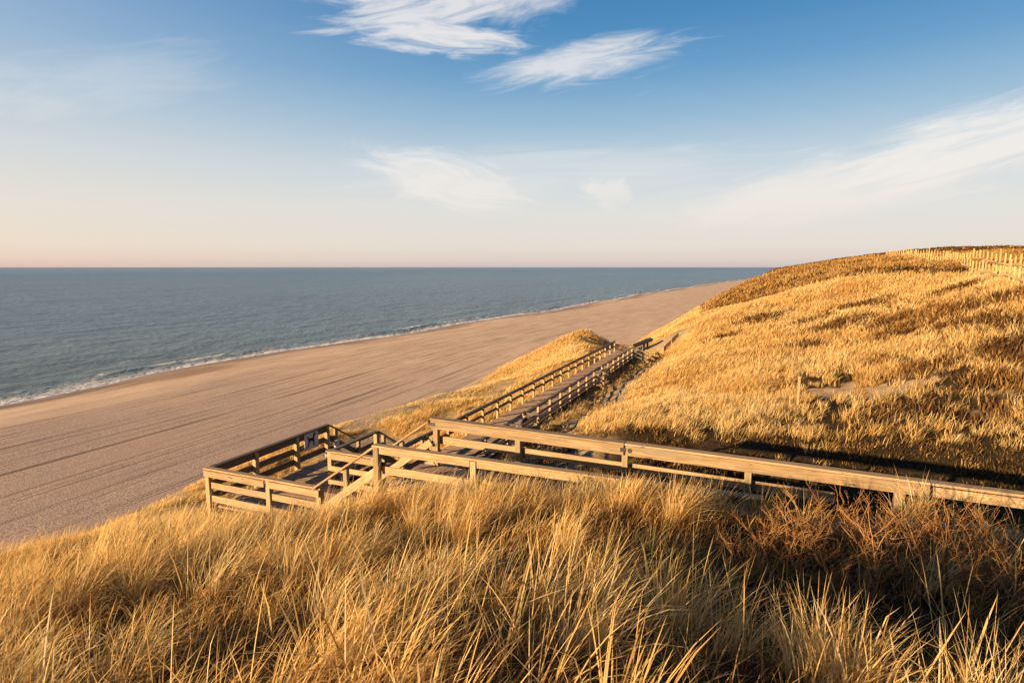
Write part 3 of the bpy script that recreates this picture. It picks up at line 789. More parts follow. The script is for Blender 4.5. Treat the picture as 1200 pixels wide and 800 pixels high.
# ------------------------------------------------------------------ fence along the hill crest
def crest_fence(name, line, n, hts, label, off=0.0):
    t = tag(empty(name, (line[0][0], line[0][1], gz(*line[0]))), label, 'fence')
    L = np.array(line); seg = np.hypot(*np.diff(L, axis=0).T); cum = np.concatenate([[0], np.cumsum(seg)])
    pts = []
    for i in range(n):
        s = cum[-1] * i / (n - 1)
        x = np.interp(s, cum, L[:, 0]) + off; y = np.interp(s, cum, L[:, 1])
        pts.append((x, y, gz(x, y)))
    for i, (x, y, z) in enumerate(pts):
        h = hts * random.uniform(.9, 1.08) * (1.3 if i % 7 == 3 else 1)
        m = MB(); m.board((0, 0, -.4), (random.uniform(-.03, .03), 0, h), .10, .12, (0, 1, 0)); W(m.build('post', M['newwood'], t, loc=(x, y, z)))
    for f, hh in ((.38, .16),):
        for j in range(0, n - 1, 6):
            m = MB()
            for a, b_ in zip(pts[j:j + 7][:-1], pts[j:j + 7][1:]):
                m.board((a[0] - .1, a[1], a[2] + hts * f), (b_[0] - .1, b_[1], b_[2] + hts * f), .05, hh)
            W(m.build('rail', M['newwood'], t))
    return t
cl = [(14.6, 45.5), (16.6, 61), (19.2, 84), (20.2, 106), (20.4, 127)]
crest_fence('fence', cl, 56, 1.1, 'front row of yellow wooden posts and rail along the hill crest')
crest_fence('fence', [(p[0] + 2.2, p[1] + 1.2) for p in cl], 44, 1.25, 'rear row of yellow wooden posts showing behind the crest fence')

# ------------------------------------------------------------------ people
def make_person(label, J, loc, rz, mats, hair='hair', fingers=False, size=1.0, group=None, pony=False):
    """J: joints (x right, y forward, z up). One skinned body; hair and eyes are its children."""
    names = ['pelvis', 'waist', 'chest', 'neckbase', 'neck', 'head', 'crown', 'shl', 'ell', 'wrl', 'hal', 'shr', 'elr', 'wrr', 'har',
             'hil', 'knl', 'anl', 'tol', 'hir', 'knr', 'anr', 'tor']
    rad = dict(pelvis=(.155, .12), waist=(.14, .105), chest=(.165, .12), neckbase=(.085, .075), neck=(.055, .055), head=(.080, .092), crown=(.068, .078),
               shl=(.066, .066), ell=(.047, .047), wrl=(.031, .031), hal=(.036, .018), hil=(.092, .092), knl=(.062, .062), anl=(.042, .042), tol=(.04, .032))
    for a in ('sh', 'el', 'wr', 'ha', 'hi', 'kn', 'an', 'to'): rad[a + 'r'] = rad[a + 'l']
    ed = [('pelvis', 'waist'), ('waist', 'chest'), ('chest', 'neckbase'), ('neckbase', 'neck'), ('neck', 'head'), ('head', 'crown')]
    for s in 'lr':
        ed += [('chest', 'sh' + s), ('sh' + s, 'el' + s), ('el' + s, 'wr' + s), ('wr' + s, 'ha' + s), ('pelvis', 'hi' + s), ('hi' + s, 'kn' + s), ('kn' + s, 'an' + s), ('an' + s, 'to' + s)]
    vs = [Vector(J[n]) for n in names]; rr = [rad[n] for n in names]
    idx = {n: i for i, n in enumerate(names)}
    es = [(idx[a], idx[b_]) for a, b_ in ed]
    if fingers:
        for s, sg_ in (('l', -1), ('r', 1)):
            w, h = Vector(J['wr' + s]), Vector(J['ha' + s]); d = (h - w).normalized()
            side = d.cross(Vector((0, 0, 1)));
            if side.length < .2: side = Vector((0, 1, 0))
            side.normalize()
            for q_, (o_, L_) in enumerate(((-.033, .062), (-.011, .078), (.011, .085), (.033, .075))):
                a = len(vs); vs += [h + side * o_ + d * .025, h + side * o_ + d * (.025 + L_ * .55) , h + side * o_ + d * (.025 + L_) - Vector((0, 0, .018))]
                rr += [(.010, .010), (.009, .009), (.007, .007)]; es += [(idx['ha' + s], a), (a, a + 1), (a + 1, a + 2)]
            a = len(vs); vs += [w.lerp(h, .6) + side * .045, w.lerp(h, .95) + side * .062]; rr += [(.011, .011), (.009, .009)]
            es += [(idx['wr' + s], a), (a, a + 1)]
    me = bpy.data.meshes.new('person'); me.from_pydata([v * size for v in vs], es, [])
    o = bpy.data.objects.new('person_base', me); C.objects.link(o)
    mo = o.modifiers.new('s', 'SKIN'); mo.use_smooth_shade = True
    for i, r in enumerate(rr): me.skin_vertices[0].data[i].radius = (r[0] * size, r[1] * size)
    me.skin_vertices[0].data[0].use_root = True
    sb = o.modifiers.new('u', 'SUBSURF'); sb.levels = 2; sb.render_levels = 2
    dg = bpy.context.evaluated_depsgraph_get()
    body = bpy.data.meshes.new_from_object(o.evaluated_get(dg)); body.name = 'person'
    bpy.data.objects.remove(o); bpy.data.meshes.remove(me)
    # nose: pull a few face vertices forward
    hd, cr = Vector(J['head']) * size, Vector(J['crown']) * size
    upv = (cr - hd).normalized(); fw = Vector((0, 1, 0)); fw = (fw - upv * fw.dot(upv)).normalized()
    for v in body.vertices:
        rel = v.co - hd
        x_, y_, z_ = rel.x, rel.dot(fw), rel.dot(upv)
        if y_ > .05 * size and abs(x_) < .03 * size and -.02 * size < z_ < .045 * size: v.co += fw * .020 * size
    body.materials.clear()
    for mm in mats: body.materials.append(M[mm])                   # skin, jacket, trousers, shoe
    reg = [(('neck', 'head'), 0), (('head', 'crown'), 0), (('wrl', 'hal'), 0), (('wrr', 'har'), 0), (('pelvis', 'waist'), 1), (('waist', 'chest'), 1), (('chest', 'neckbase'), 1),
           (('shl', 'ell'), 1), (('ell', 'wrl'), 1), (('shr', 'elr'), 1), (('elr', 'wrr'), 1), (('chest', 'shl'), 1), (('chest', 'shr'), 1),
           (('pelvis', 'hil'), 2), (('pelvis', 'hir'), 2), (('hil', 'knl'), 2), (('hir', 'knr'), 2), (('knl', 'anl'), 2), (('knr', 'anr'), 2), (('anl', 'tol'), 3), (('anr', 'tor'), 3)]
    segs = [(Vector(J[a]) * size, Vector(J[b_]) * size, mi) for (a, b_), mi in reg]
    for f in body.polygons:
        c = f.center; best = (9, 0)
        for a, b_, mi in segs:
            ab = b_ - a; t = max(0, min(1, (c - a).dot(ab) / ab.length_squared)); dd = (c - a - ab * t).length
            if dd < best[0]: best = (dd, mi)
        f.material_index = best[1]; f.use_smooth = True
    p = tag(link('person', body, None, loc), label, 'person', group); p.rotation_euler = (0, 0, rz)
    # hair: a cap a little larger than the skull, open at the face
    import bmesh
    bm = bmesh.new(); bmesh.ops.create_uvsphere(bm, u_segments=18, v_segments=12, radius=1)
    c = hd.lerp(cr, .62) - fw * .012 * size
    for v in list(bm.verts):
        l = v.co.copy()
        if l.y > .35 and l.z < .42: bm.verts.remove(v); continue
        if l.z < -.55: bm.verts.remove(v); continue
        v.co = c + Vector((l.x * .098, 0, 0)) * size + fw * (l.y * .112 * size) + upv * (l.z * .118 * size)
    hm = bpy.data.meshes.new('hair'); bm.to_mesh(hm); bm.free(); hm.materials.append(M[hair])
    for f in hm.polygons: f.use_smooth = True
    link('hair', hm, p)
    if fingers:
        for sx in (-.032, .032):
            bm = bmesh.new(); bmesh.ops.create_uvsphere(bm, u_segments=8, v_segments=6, radius=.011 * size)
            e = hd + Vector((sx * size, 0, 0)) + fw * .086 * size + upv * .035 * size
            for v in bm.verts: v.co += e
            em = bpy.data.meshes.new('eye'); bm.to_mesh(em); bm.free(); em.materials.append(M['eye']); link('eye', em, p)
    return p

def pose_sit(legs='out'):
    J = dict(pelvis=(0, 0, .12), waist=(0, -.04, .28), chest=(0, -.07, .46), neckbase=(0, -.07, .60), neck=(0, -.05, .67), head=(0, -.03, .76), crown=(0, -.04, .86),
             shl=(-.19, -.07, .55), ell=(-.25, -.02, .28), wrl=(-.15, .20, .19), hal=(-.11, .28, .175), shr=(.19, -.07, .55), elr=(.25, -.02, .28), wrr=(.15, .20, .19), har=(.11, .28, .175),
             hil=(-.10, .03, .10), hir=(.10, .03, .10))
    if legs == 'out':
        J.update(knl=(-.11, .46, .10), knr=(.10, .46, .11), anl=(-.10, .86, -.23), anr=(.07, .87, -.21), tol=(-.12, .95, -.10), tor=(.08, .97, -.08))
    else:
        J.update(knl=(-.12, .45, .09), knr=(.12, .45, .09), anl=(-.12, .47, -.34), anr=(.12, .44, -.34), tol=(-.14, .64, -.385), tor=(.14, .61, -.385))
    return J
def pose_walk(s=1):
    return dict(pelvis=(0, 0, .95), waist=(0, 0, 1.10), chest=(0, 0, 1.30), neckbase=(0, 0, 1.44), neck=(0, .01, 1.52), head=(0, .03, 1.61), crown=(0, .02, 1.71),
                shl=(-.19, 0, 1.39), ell=(-.23, -.07 * s, 1.12), wrl=(-.22, .04 * s, .90), hal=(-.21, .08 * s, .82), shr=(.19, 0, 1.39), elr=(.23, .05 * s, 1.12), wrr=(.22, .16 * s, .92), har=(.21, .20 * s, .84),
                hil=(-.09, 0, .90), knl=(-.09, .14 * s, .50), anl=(-.09, .16 * s, .085), tol=(-.10, .16 * s + .15, .045), hir=(.09, 0, .90), knr=(.09, -.05 * s, .49), anr=(.09, -.26 * s, .11), tor=(.10, -.26 * s + .14, .05))

make_person('dark clothed person in red shoes lounging on the nearer boardwalk bench, legs stretched out', pose_sit('out'), (-10.80, 27.30, ZB + .44), math.radians(80),
            ('skin', 'jacket', 'trousers', 'red'), 'hair', True, 1.06)
make_person('dark clothed person sitting upright on the farther boardwalk bench', pose_sit('down'), (-10.80, 43.2, ZB + .42), math.radians(90),
            ('skin', 'jacket', 'trousers', 'trousers'), 'hair', True)
b2 = tag(empty('bag', (-10.74, 44.05, ZB + .462)), 'small cream coloured bag lying on the farther bench beside the seated person', 'bag')
m = MB(); m.board((0, -.22, .14), (0, .22, .14), .26, .26, ch=.07); m.build('body', M['cream'], b2)
m = MB(); m.board((0, -.18, .285), (0, -.10, .36), .03, .02, (1, 0, 0)); m.board((0, -.10, .36), (0, .10, .36), .03, .02, (1, 0, 0)); m.board((0, .10, .36), (0, .18, .285), .03, .02, (1, 0, 0)); m.build('strap', M['jacket'], b2)
PB = [((-75.2, 274), 'person in a dark coat strolling on the beach, the nearer one of a pair', 'jacket', .3, 1),
      ((-80.6, 301), 'person in brown at the water edge, just beyond the nearest beach walker', 'coat2', -.4, -1),
      ((-79.0, 405), 'tiny dark walker on the distant beach, nearer of two by the foam', 'jacket', .2, 1),
      ((-81.5, 436), 'tiny brown coated walker right beside the distant foam line', 'coat2', .1, -1),
      ((-20.0, 985), 'tiniest far off figure on the beach where the dune hides the shore', 'jacket', 0, 1)]
for (x, y), lab, mt, rz, s in PB:
    make_person(lab, pose_walk(s), (x, y, gz(x, y)), rz, ('skin', mt, 'trousers', 'trousers'), 'hair', False, 1.05)

# ------------------------------------------------------------------ grass
WIND = np.array([.87, .49])
def blades(cx, cy, cz, n_per, Ls, spread, wid, seg, lean, bend, tint_mu, tint_sd, out_bias=.55, base_z=-.03):
    """cx.. arrays of clump centres; returns verts, faces, tint, hgt"""
    N = len(cx); tot = int(n_per.sum())
    ci = np.repeat(np.arange(N), n_per)
    a = rng.uniform(0, 2 * np.pi, tot); r = np.sqrt(rng.uniform(0, 1, tot)) * spread[ci]
    ox = r * np.cos(a); oy = r * np.sin(a)
    px = cx[ci] + ox; py = cy[ci] + oy
    pz = ground_z(px, py) if tot < 400000 else cz[ci]
    L = Ls[ci] * rng.uniform(.5, 1.12, tot)
    # lean direction: outwards from the clump + downwind + random
    ra = rng.uniform(0, 2 * np.pi, tot)
    dx = out_bias * ox / (spread[ci] + 1e-6) + lean[ci] * WIND[0] + .68 * np.cos(ra)
    dy = out_bias * oy / (spread[ci] + 1e-6) + lean[ci] * WIND[1] + .68 * np.sin(ra)
    mag = np.hypot(dx, dy); dx /= mag + 1e-6; dy /= mag + 1e-6
    th0 = np.clip(.10 + .30 * mag * rng.uniform(.5, 1.3, tot), .02, 1.1)
    th1 = th0 + bend[ci] * rng.uniform(.1, 1.25, tot) * (.45 + mag * .6)
    th1 = np.minimum(th1, 2.0)
    pts = np.zeros((tot, seg + 1, 3)); pts[:, 0] = np.stack([px, py, pz + base_z], 1)
    kink = rng.uniform(0, 1, tot) < .15; kpos = rng.uniform(.3, .75, tot); kamt = rng.uniform(.5, 1.5, tot)      # broken blades
    for s in range(seg):
        t = (s + .5) / seg
        th = th0 + (th1 - th0) * t ** 1.5 + np.where(kink & (t > kpos), kamt, 0)
        st = (L / seg)
        pts[:, s + 1, 0] = pts[:, s, 0] + st * np.sin(th) * dx
        pts[:, s + 1, 1] = pts[:, s, 1] + st * np.sin(th) * dy
        pts[:, s + 1, 2] = pts[:, s, 2] + st * np.cos(th)
    wa = rng.uniform(0, 2 * np.pi, tot)
    # blade faces mostly across its bending plane, turned at random
    wx = -dy * np.cos(wa * .25 - .78) + dx * np.sin(wa * .25 - .78); wy = dx * np.cos(wa * .25 - .78) + dy * np.sin(wa * .25 - .78)
    w = wid[ci] * np.clip(np.exp(rng.normal(-.08, .38, tot)), .4, 1.8) * .5
    V_ = np.zeros((tot, 2 * seg + 1, 3)); H_ = np.zeros((tot, 2 * seg + 1))
    for s in range(seg):
        tp = (1 - (s / seg) ** 2 * .55)
        V_[:, 2 * s] = pts[:, s] - np.stack([wx, wy, 0 * wx], 1) * (w * tp)[:, None]
        V_[:, 2 * s + 1] = pts[:, s] + np.stack([wx, wy, 0 * wx], 1) * (w * tp)[:, None]
        H_[:, 2 * s] = H_[:, 2 * s + 1] = s / seg
    V_[:, 2 * seg] = pts[:, seg]; H_[:, 2 * seg] = 1
    k_ = 2 * seg + 1
    base = (np.arange(tot) * k_)[:, None]
    quads = []
    for s in range(seg - 1):
        quads.append(base + np.array([[2 * s, 2 * s + 1, 2 * s + 3, 2 * s + 2]]))
    tri = base + np.array([[2 * seg - 2, 2 * seg - 1, 2 * seg]])
    T = np.clip(tint_mu[ci] + rng.normal(0, 1, tot) * tint_sd, 0, .985)
    green = rng.uniform(0, 1, tot) > .965
    T = np.where(green, 1.0, T)
    return V_.reshape(-1, 3), quads, tri, np.repeat(T, k_), H_.ravel()

def pack(parts):
    vs = []; lf = []; lc = []; ti = []; hg_ = []; off = 0
    for v, qd, tr, t, h in parts:
        vs.append(v); ti.append(t); hg_.append(h)
        for q_ in qd: lf.append((q_ + off).ravel()); lc.append(np.full(len(q_), 4))
        lf.append((tr + off).ravel()); lc.append(np.full(len(tr), 3)); off += len(v)
    return np.concatenate(vs), np.concatenate(lf), np.concatenate(lc), {'tint': np.concatenate(ti), 'hgt': np.concatenate(hg_)}

FWD = math.pi / 2 + YAW
def scatter(r0, r1, per_m2, half=math.radians(55), power=0.0):
    area = half * (r1 * r1 - r0 * r0)
    n = int(area * per_m2)
    r = np.sqrt(rng.uniform(r0 * r0, r1 * r1, n)); th = FWD + rng.uniform(-half, half, n)
    return r * np.cos(th), r * np.sin(th), r

def grass_ring(r0, r1, per_m2, nb, L, wid, seg, spread, lean=.5, bend=1.0):
    x, y, r = scatter(r0, r1, per_m2, math.radians(68 if r1 < 10 else 57))
    d = grass_density(x, y)
    patch = fbm(x / 1.25, y / 1.25, 101, 3)
    near = 1 - sstep(11, 15, r); fg = 1 - sstep(6, 12, r)
    # thicker and thinner patches with dark gaps between the tussocks
    keep = rng.uniform(0, 1, len(x)) < d * (1 - (.35 + .6 * near) * (1 - sstep(.43 + .05 * fg, .57 + .03 * fg, patch)) * (1 - .85 * sstep(20, 38, r)))
    x, y, r, patch, d = x[keep], y[keep], r[keep], patch[keep], d[keep]
    z = ground_z(x, y)
    big = .42 + 1.12 * fbm(x / 2.2, y / 2.2, 103, 3)
    lo = sstep(14, 15, y) * (1 - sstep(24, 28, y)) * sstep(-7.5, -5, x)          # lower in the hollow
    sea = 1 - sstep(8, 16, x - foot_x(y))
    Ls = L * big * (1 - .35 * lo) * (1 - .35 * sea) * (1 - .30 * sstep(16, 30, r))
    sec = (.9226 * x + .3858 * y) / np.maximum(-.3858 * x + .9226 * y, .5)
    Ls = Ls * (1 - .22 * sstep(.22, .48, sec) * (1 - sstep(6, 9, r)))
    n_per = np.maximum(3, (nb * rng.uniform(.45, 1.5, len(x)) * (.6 + .8 * patch))).astype(int)
    rightness = sstep(-4.5, 2.5, x)
    ln = lean * (1.2 - .55 * rightness) * rng.uniform(.55, 1.45, len(x))
    tm = .585 + .55 * (fbm(x / 4, y / 4, 107, 3) - .5) * 2 * .55 + rng.normal(0, 1, len(x)) * (.08 - .055 * sstep(14, 24, r)) - .12 * lo
    return blades(x, y, z, n_per, Ls, spread * big, np.full(len(x), wid) if np.isscalar(wid) else wid(r), seg, ln, np.full(len(x), bend), tm, .17)

parts = []
parts.append(grass_ring(1.9, 7, 6.0, 62, .72, .0066, 5, .10, .80, 1.1))
parts.append(grass_ring(7, 16, 8, 46, .82, lambda r: .0054 + .00042 * r, 4, .12, .78, 1.05))
parts.append(grass_ring(2.2, 13, 5, 6, .90, .0080, 5, .09, .55, .75))          # stiffer single stalks
v_, lf_, lc_, at_ = pack(parts)
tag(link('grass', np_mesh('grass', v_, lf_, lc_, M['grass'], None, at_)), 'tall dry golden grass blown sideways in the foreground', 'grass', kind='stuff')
parts = []
parts.append(grass_ring(16, 40, 12, 38, .82, lambda r: .00068 * r, 3, .34, 1.05, 1.25))
parts.append(grass_ring(40, 135, 5.5, 25, .76, lambda r: .00068 * r, 2, .62, 1.2, 1.4))
v_, lf_, lc_, at_ = pack(parts)
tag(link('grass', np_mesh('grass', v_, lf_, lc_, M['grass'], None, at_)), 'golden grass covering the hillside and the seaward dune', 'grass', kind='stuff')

# flattened litter of short dead blades between the tussocks near the camera
x, y, r = scatter(1.2, 15, 30)
kp = rng.uniform(0, 1, len(x)) < np.minimum(1, grass_density(x, y) + .25) * np.where((y > 11.6) & (x > -14.5), 0, 1)
x, y, r = x[kp], y[kp], r[kp]
lit = blades(x, y, ground_z(x, y), np.full(len(x), 7), np.full(len(x), .42), np.full(len(x), .16), .004 + .0006 * r, 3, np.full(len(x), .7), np.full(len(x), 1.6), np.full(len(x), .22), .16, .9)
v_, lf_, lc_, at_ = pack([lit])
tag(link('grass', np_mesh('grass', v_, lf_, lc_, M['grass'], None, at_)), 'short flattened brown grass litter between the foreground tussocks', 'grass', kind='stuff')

# low plants in the shaded hollow and on the bare ground in front on the right
x, y, r = scatter(4, 32, 15)
hk = sstep(14.4, 15.2, y) * (1 - sstep(25, 30, y)) * sstep(-7.5, -5.5, x + .35 * (y - 15))
bk = bush_patch(x, y)
pth = np.exp(-((x + 10.2) / .8) ** 2) * sstep(22, 24, y) * .7 + np.exp(-((x + 7.6) / .8) ** 2) * sstep(22, 24, y) * .5
kp = rng.uniform(0, 1, len(x)) < np.maximum(np.maximum(hk, bk), pth) * sstep(.3, .5, fbm(x / 1.7, y / 1.7, 120))
x, y, r = x[kp], y[kp], r[kp]
lp = blades(x, y, ground_z(x, y), np.full(len(x), 13), .16 + .26 * rng.uniform(0, 1, len(x)) ** 2, np.full(len(x), .22), .006 + .0009 * r, 2, np.full(len(x), .1), np.full(len(x), .9),
            .35 + .45 * (fbm(x / 1.2, y / 1.2, 121) - .5) * 2, .2, 1.0)
v_, lf_, lc_, at_ = pack([lp])
tag(link('ground_cover', np_mesh('ground_cover', v_, lf_, lc_, M['lowplant'], None, at_)), 'low dark plants carpeting the shaded hollow behind the handrail', 'ground cover', kind='stuff')

# heather on the far dune
x, y, r = scatter(55, 215, 2.4, math.radians(45))
kp = (rng.uniform(0, 1, len(x)) < heather_zone(x, y)) & (x - foot_x(y) > 4)
x, y, r = x[kp], y[kp], r[kp]
spots = SCRUB
hx = np.concatenate([x] + [rng.normal(a, s_, int(38 * s_ * s_)) for a, b_, s_ in spots]); hy = np.concatenate([y] + [rng.normal(b_, s_ * .55, int(38 * s_ * s_)) for a, b_, s_ in spots])
dk = np.concatenate([np.zeros(len(x)), np.ones(len(hx) - len(x))]); x, y = hx, hy; r = np.hypot(x, y)
band = 1 - sstep(0, 5, y - (77.5 - .62 * np.maximum(x, -3)))
tm = np.clip(.50 - .46 * np.maximum(np.maximum(band * (1 - dk), dk), sstep(140, 155, y)) + .9 * (fbm(x / 2.4, y / 2.4, 131) - .5), 0, 1)
he = blades(x, y, ground_z(x, y), np.full(len(x), 9), np.full(len(x), .62) * (.6 + .8 * fbm(x / 2, y / 2, 132)), np.full(len(x), .38), .0016 * r, 2, np.full(len(x), .1), np.full(len(x), .7), tm, .13, 1.0)
v_, lf_, lc_, at_ = pack([he])
tag(link('heather', np_mesh('heather', v_, lf_, lc_, M['heather'], None, at_)), 'brown heather covering the far dune below the crest fence', 'heather', kind='stuff')

# ------------------------------------------------------------------ bare twiggy bushes
def twig_mesh(rad, hgt, stems, seed, thick=.0135, splay=.75):
    rd = random.Random(seed); v = []; f = []; t = []; h = []
    def tube(p, q_, r0, r1, tint):
        d = (q_ - p); u = d.cross(Vector((.3, .2, 1))).normalized(); w = d.cross(u).normalized(); b_ = len(v)
        for c, r_ in ((p, r0), (q_, r1)):
            for i in range(3):
                an = i * 2.0944; v.append(c + u * r_ * math.cos(an) + w * r_ * math.sin(an)); t.append(tint); h.append(min(1, max(0, c.z / hgt)))
        for i in range(3): f.append((b_ + i, b_ + (i + 1) % 3, b_ + 3 + (i + 1) % 3, b_ + 3 + i))
    def grow(p, d, L, r0, depth, tint):
        n = 4 if depth == 0 else 3; q_ = p
        for s in range(n):
            d = (d + Vector((rd.gauss(0, .15), rd.gauss(0, .15), rd.gauss(.05, .10)))).normalized()
            nq = q_ + d * (L / n); ra = r0 * (1 - s / n * .55); rb = r0 * (1 - (s + 1) / n * .55)
            tube(q_, nq, ra, rb, tint)
            # prickles
            if depth > 0 or s > 0:
                for _ in range(2):
                    pp = q_.lerp(nq, rd.random()); tube(pp, pp + Vector((rd.gauss(0, 1), rd.gauss(0, 1), rd.gauss(.3, 1))).normalized() * rd.uniform(.015, .035), ra * .45, ra * .15, min(1, tint + .15))
            if depth < 2 and s >= (1 if depth == 0 else 0):
                for _ in range(rd.choice((1, 2, 2)) if depth == 0 else rd.choice((0, 1, 1, 2))):
                    sd_ = Vector((rd.gauss(0, .8), rd.gauss(0, .8), rd.gauss(.25, .45)))
                    grow(nq, (d * .75 + sd_ * .75).normalized(), L * rd.uniform(.34, .55), rb * .8, depth + 1, min(1, max(0, tint + rd.gauss(.05, .12))))
            q_ = nq
    for i in range(stems):
        a = rd.uniform(0, 6.283); r_ = rad * math.sqrt(rd.random()) * .75
        p = Vector((r_ * math.cos(a), r_ * math.sin(a), -.05))
        d = Vector((math.cos(a) * splay * r_ / rad + rd.gauss(.06, .2), math.sin(a) * splay * r_ / rad + rd.gauss(0, .2), 1)).normalized()
        grow(p, d, hgt * rd.uniform(.65, 1.1), thick * rd.uniform(.8, 1.3), 0, rd.uniform(.25, .8))
    return np_mesh('bush', np.array(v), np.array([i for q_ in f for i in q_]), np.full(len(f), 4), M['twig'], None, {'tint': np.array(t), 'hgt': np.array(h)})

BM = [twig_mesh(.62, .68, 14, 5), twig_mesh(.70, .62, 16, 6), twig_mesh(.5, .58, 12, 9)]
BUSH = [((0.85, 9.0), 0, 'bare orange brown bush beside the tall grass edge, just below the handrail'),
        ((1.75, 9.6), 1, 'twiggy orange brown bush under the middle of the right stretch of handrail'),
        ((2.5, 9.3), 0, 'prickly bare bush below the handrail, second from the right edge'),
        ((3.3, 9.85), 1, 'prickly bare bush under the handrail at the right edge of the view'),
        ((0.5, 7.6), 2, 'small twiggy bush on dark soil, one row below the handrail bushes on the left'),
        ((1.2, 7.7), 1, 'wide thorny bush in the middle of the dark patch on the right'),
        ((1.95, 8.2), 0, 'thorny bush in the dark patch, close to the right edge below the handrail bushes'),
        ((2.6, 8.4), 1, 'low sparse thorny bush at the right edge, between the handrail bushes and the lowest ones'),
        ((0.95, 6.3), 2, 'small upright thorny bush lowest on the dark soil, next to the foreground grass'),
        ((1.6, 6.6), 1, 'reddish thorny bush low on the dark soil, in the middle of the lowest row'),
        ((2.15, 6.8), 0, 'reddish thorny bush nearest to the bottom right corner'),
        ((0.3, 6.9), 2, 'small bare bush half hidden among grass blades left of the dark patch')]
for i, ((x, y), mi, lab) in enumerate(BUSH):
    o = link('thorn_bush', BM[mi], None, (x, y, gz(x, y) - .02)); o.rotation_euler = (0, 0, i * 2.1); s = 1 + .12 * math.sin(i * 3.7); o.scale = (s, s, s)
    tag(o, lab, 'bush', 'bare thorn bushes in front of the handrail')
sp = twig_mesh(.10, 1.15, 4, 21, .011, .3)
tag(link('sapling', sp, None, (4.5, 30.2, gz(4.5, 30.2))), 'thin dark leafless sapling in the rough grass near the bare sand patch', 'sapling')
tag(link('shrub', twig_mesh(.32, .75, 16, 23, .014, .5), None, (-13.6, 62.8, gz(-13.6, 62.8))), 'small dark shrub on the sand at the far end of the boardwalk', 'shrub')

# ------------------------------------------------------------------ sky, sun, camera
w = bpy.data.worlds.new('World'); S.world = w; w.use_nodes = True
k = NT.__new__(NT); k.t = w.node_tree; k.t.nodes.clear()
out = k.n('ShaderNodeOutputWorld'); bg = k.n('ShaderNodeBackground'); k.l(bg.outputs[0], out.inputs[0])
sky = k.n('ShaderNodeTexSky'); sky.sky_type = 'NISHITA'; sky.sun_disc = False
sky.sun_elevation = SUN_EL; sky.sun_rotation = SUN_AZ; sky.air_density = 1.0; sky.dust_density = 1.2; sky.ozone_density = 1.5
D = k.n('ShaderNodeTexCoord').outputs['Generated']
nrm = k.n('ShaderNodeVectorMath', operation='NORMALIZE'); k.l(D, nrm.inputs[0]); D = nrm.outputs[0]
def dot(v):
    nd = k.n('ShaderNodeVectorMath', operation='DOT_PRODUCT'); k.l(D, nd.inputs[0]); nd.inputs[1].default_value = v
    return nd.outputs['Value']
NW = (-math.sin(YAW), math.cos(YAW), 0); NE = (math.cos(YAW), math.sin(YAW), 0)
dn, de, dz = dot(NW), dot(NE), dot((0, 0, 1))
dnc = k.math('MAXIMUM', dn, .12)
U = k.math('DIVIDE', de, dnc); Vv = k.math('DIVIDE', dz, dnc)           # bearings over the sea
el = k.math('ARCSINE', dz); eln = k.math('DIVIDE', el, math.pi / 2)
def srgb(*c): return tuple(((x / 255 + .055) / 1.055) ** 2.4 if x > 10 else x / 3294.6 for x in c)
STOP = (0, .008, .021, .057, .10, .145, .187, .227, .266, .36, .6, 1)
right = k.ramp(eln, list(zip(STOP, (srgb(212,198,196), srgb(230,215,206), srgb(236,226,217), srgb(230,229,226), srgb(204,217,226), srgb(156,191,217), srgb(110,163,206), srgb(80,143,195), srgb(66,130,186), srgb(40,96,154), srgb(16,44,86), srgb(10,26,56)))))
left = k.ramp(eln, list(zip(STOP, (srgb(228,202,188), srgb(242,218,200), srgb(244,228,211), srgb(237,230,220), srgb(219,223,225), srgb(190,207,222), srgb(160,188,217), srgb(138,173,211), srgb(120,161,205), srgb(72,120,170), srgb(20,50,92), srgb(10,26,56)))))
grad = k.mix(k.ss(U, -.95, .12), left, right)
nsk = k.n('ShaderNodeMix', data_type='RGBA', blend_type='MULTIPLY'); nsk.inputs[0].default_value = 1
k.l(sky.outputs[0], nsk.inputs[6]); nsk.inputs[7].default_value = (.10, .10, .10, 1)
base = k.mix(.9, nsk.outputs[2], grad)
# wisps of high cloud
comb = k.n('ShaderNodeCombineXYZ'); k.l(U, comb.inputs[0]); k.l(Vv, comb.inputs[1])
uv = comb.outputs[0]
def cloud(cu, cv, a, b_, rot, sc, stretch, amt, soft=(.42, .72), seed=0., edge=1.12):
    mp = k.n('ShaderNodeMapping'); mp.vector_type = 'TEXTURE'; k.l(uv, mp.inputs[0])
    mp.inputs['Location'].default_value = (cu, cv, 0); mp.inputs['Rotation'].default_value = (0, 0, rot); mp.inputs['Scale'].default_value = (a, b_, 1)
    L = k.n('ShaderNodeVectorMath', operation='LENGTH'); k.l(mp.outputs[0], L.inputs[0])
    mp2 = k.n('ShaderNodeMapping'); k.l(mp.outputs[0], mp2.inputs[0]); mp2.inputs['Location'].default_value = (seed, seed * 1.7, 0); mp2.inputs['Scale'].default_value = (1, stretch, 1)
    nz = k.noise(mp2.outputs[0], sc, 12, .65, .8)
    v = k.math('SUBTRACT', nz, k.math('MULTIPLY', k.ss(L.outputs['Value'], .15, 1.15), edge * .5))
    return k.math('MULTIPLY', k.ss(v, soft[0] - .035, soft[1] - .035), amt)
def pu(px): return (px - 600) / 705.4
def pv(py): return (313 - py) / 705.4 * 1.0
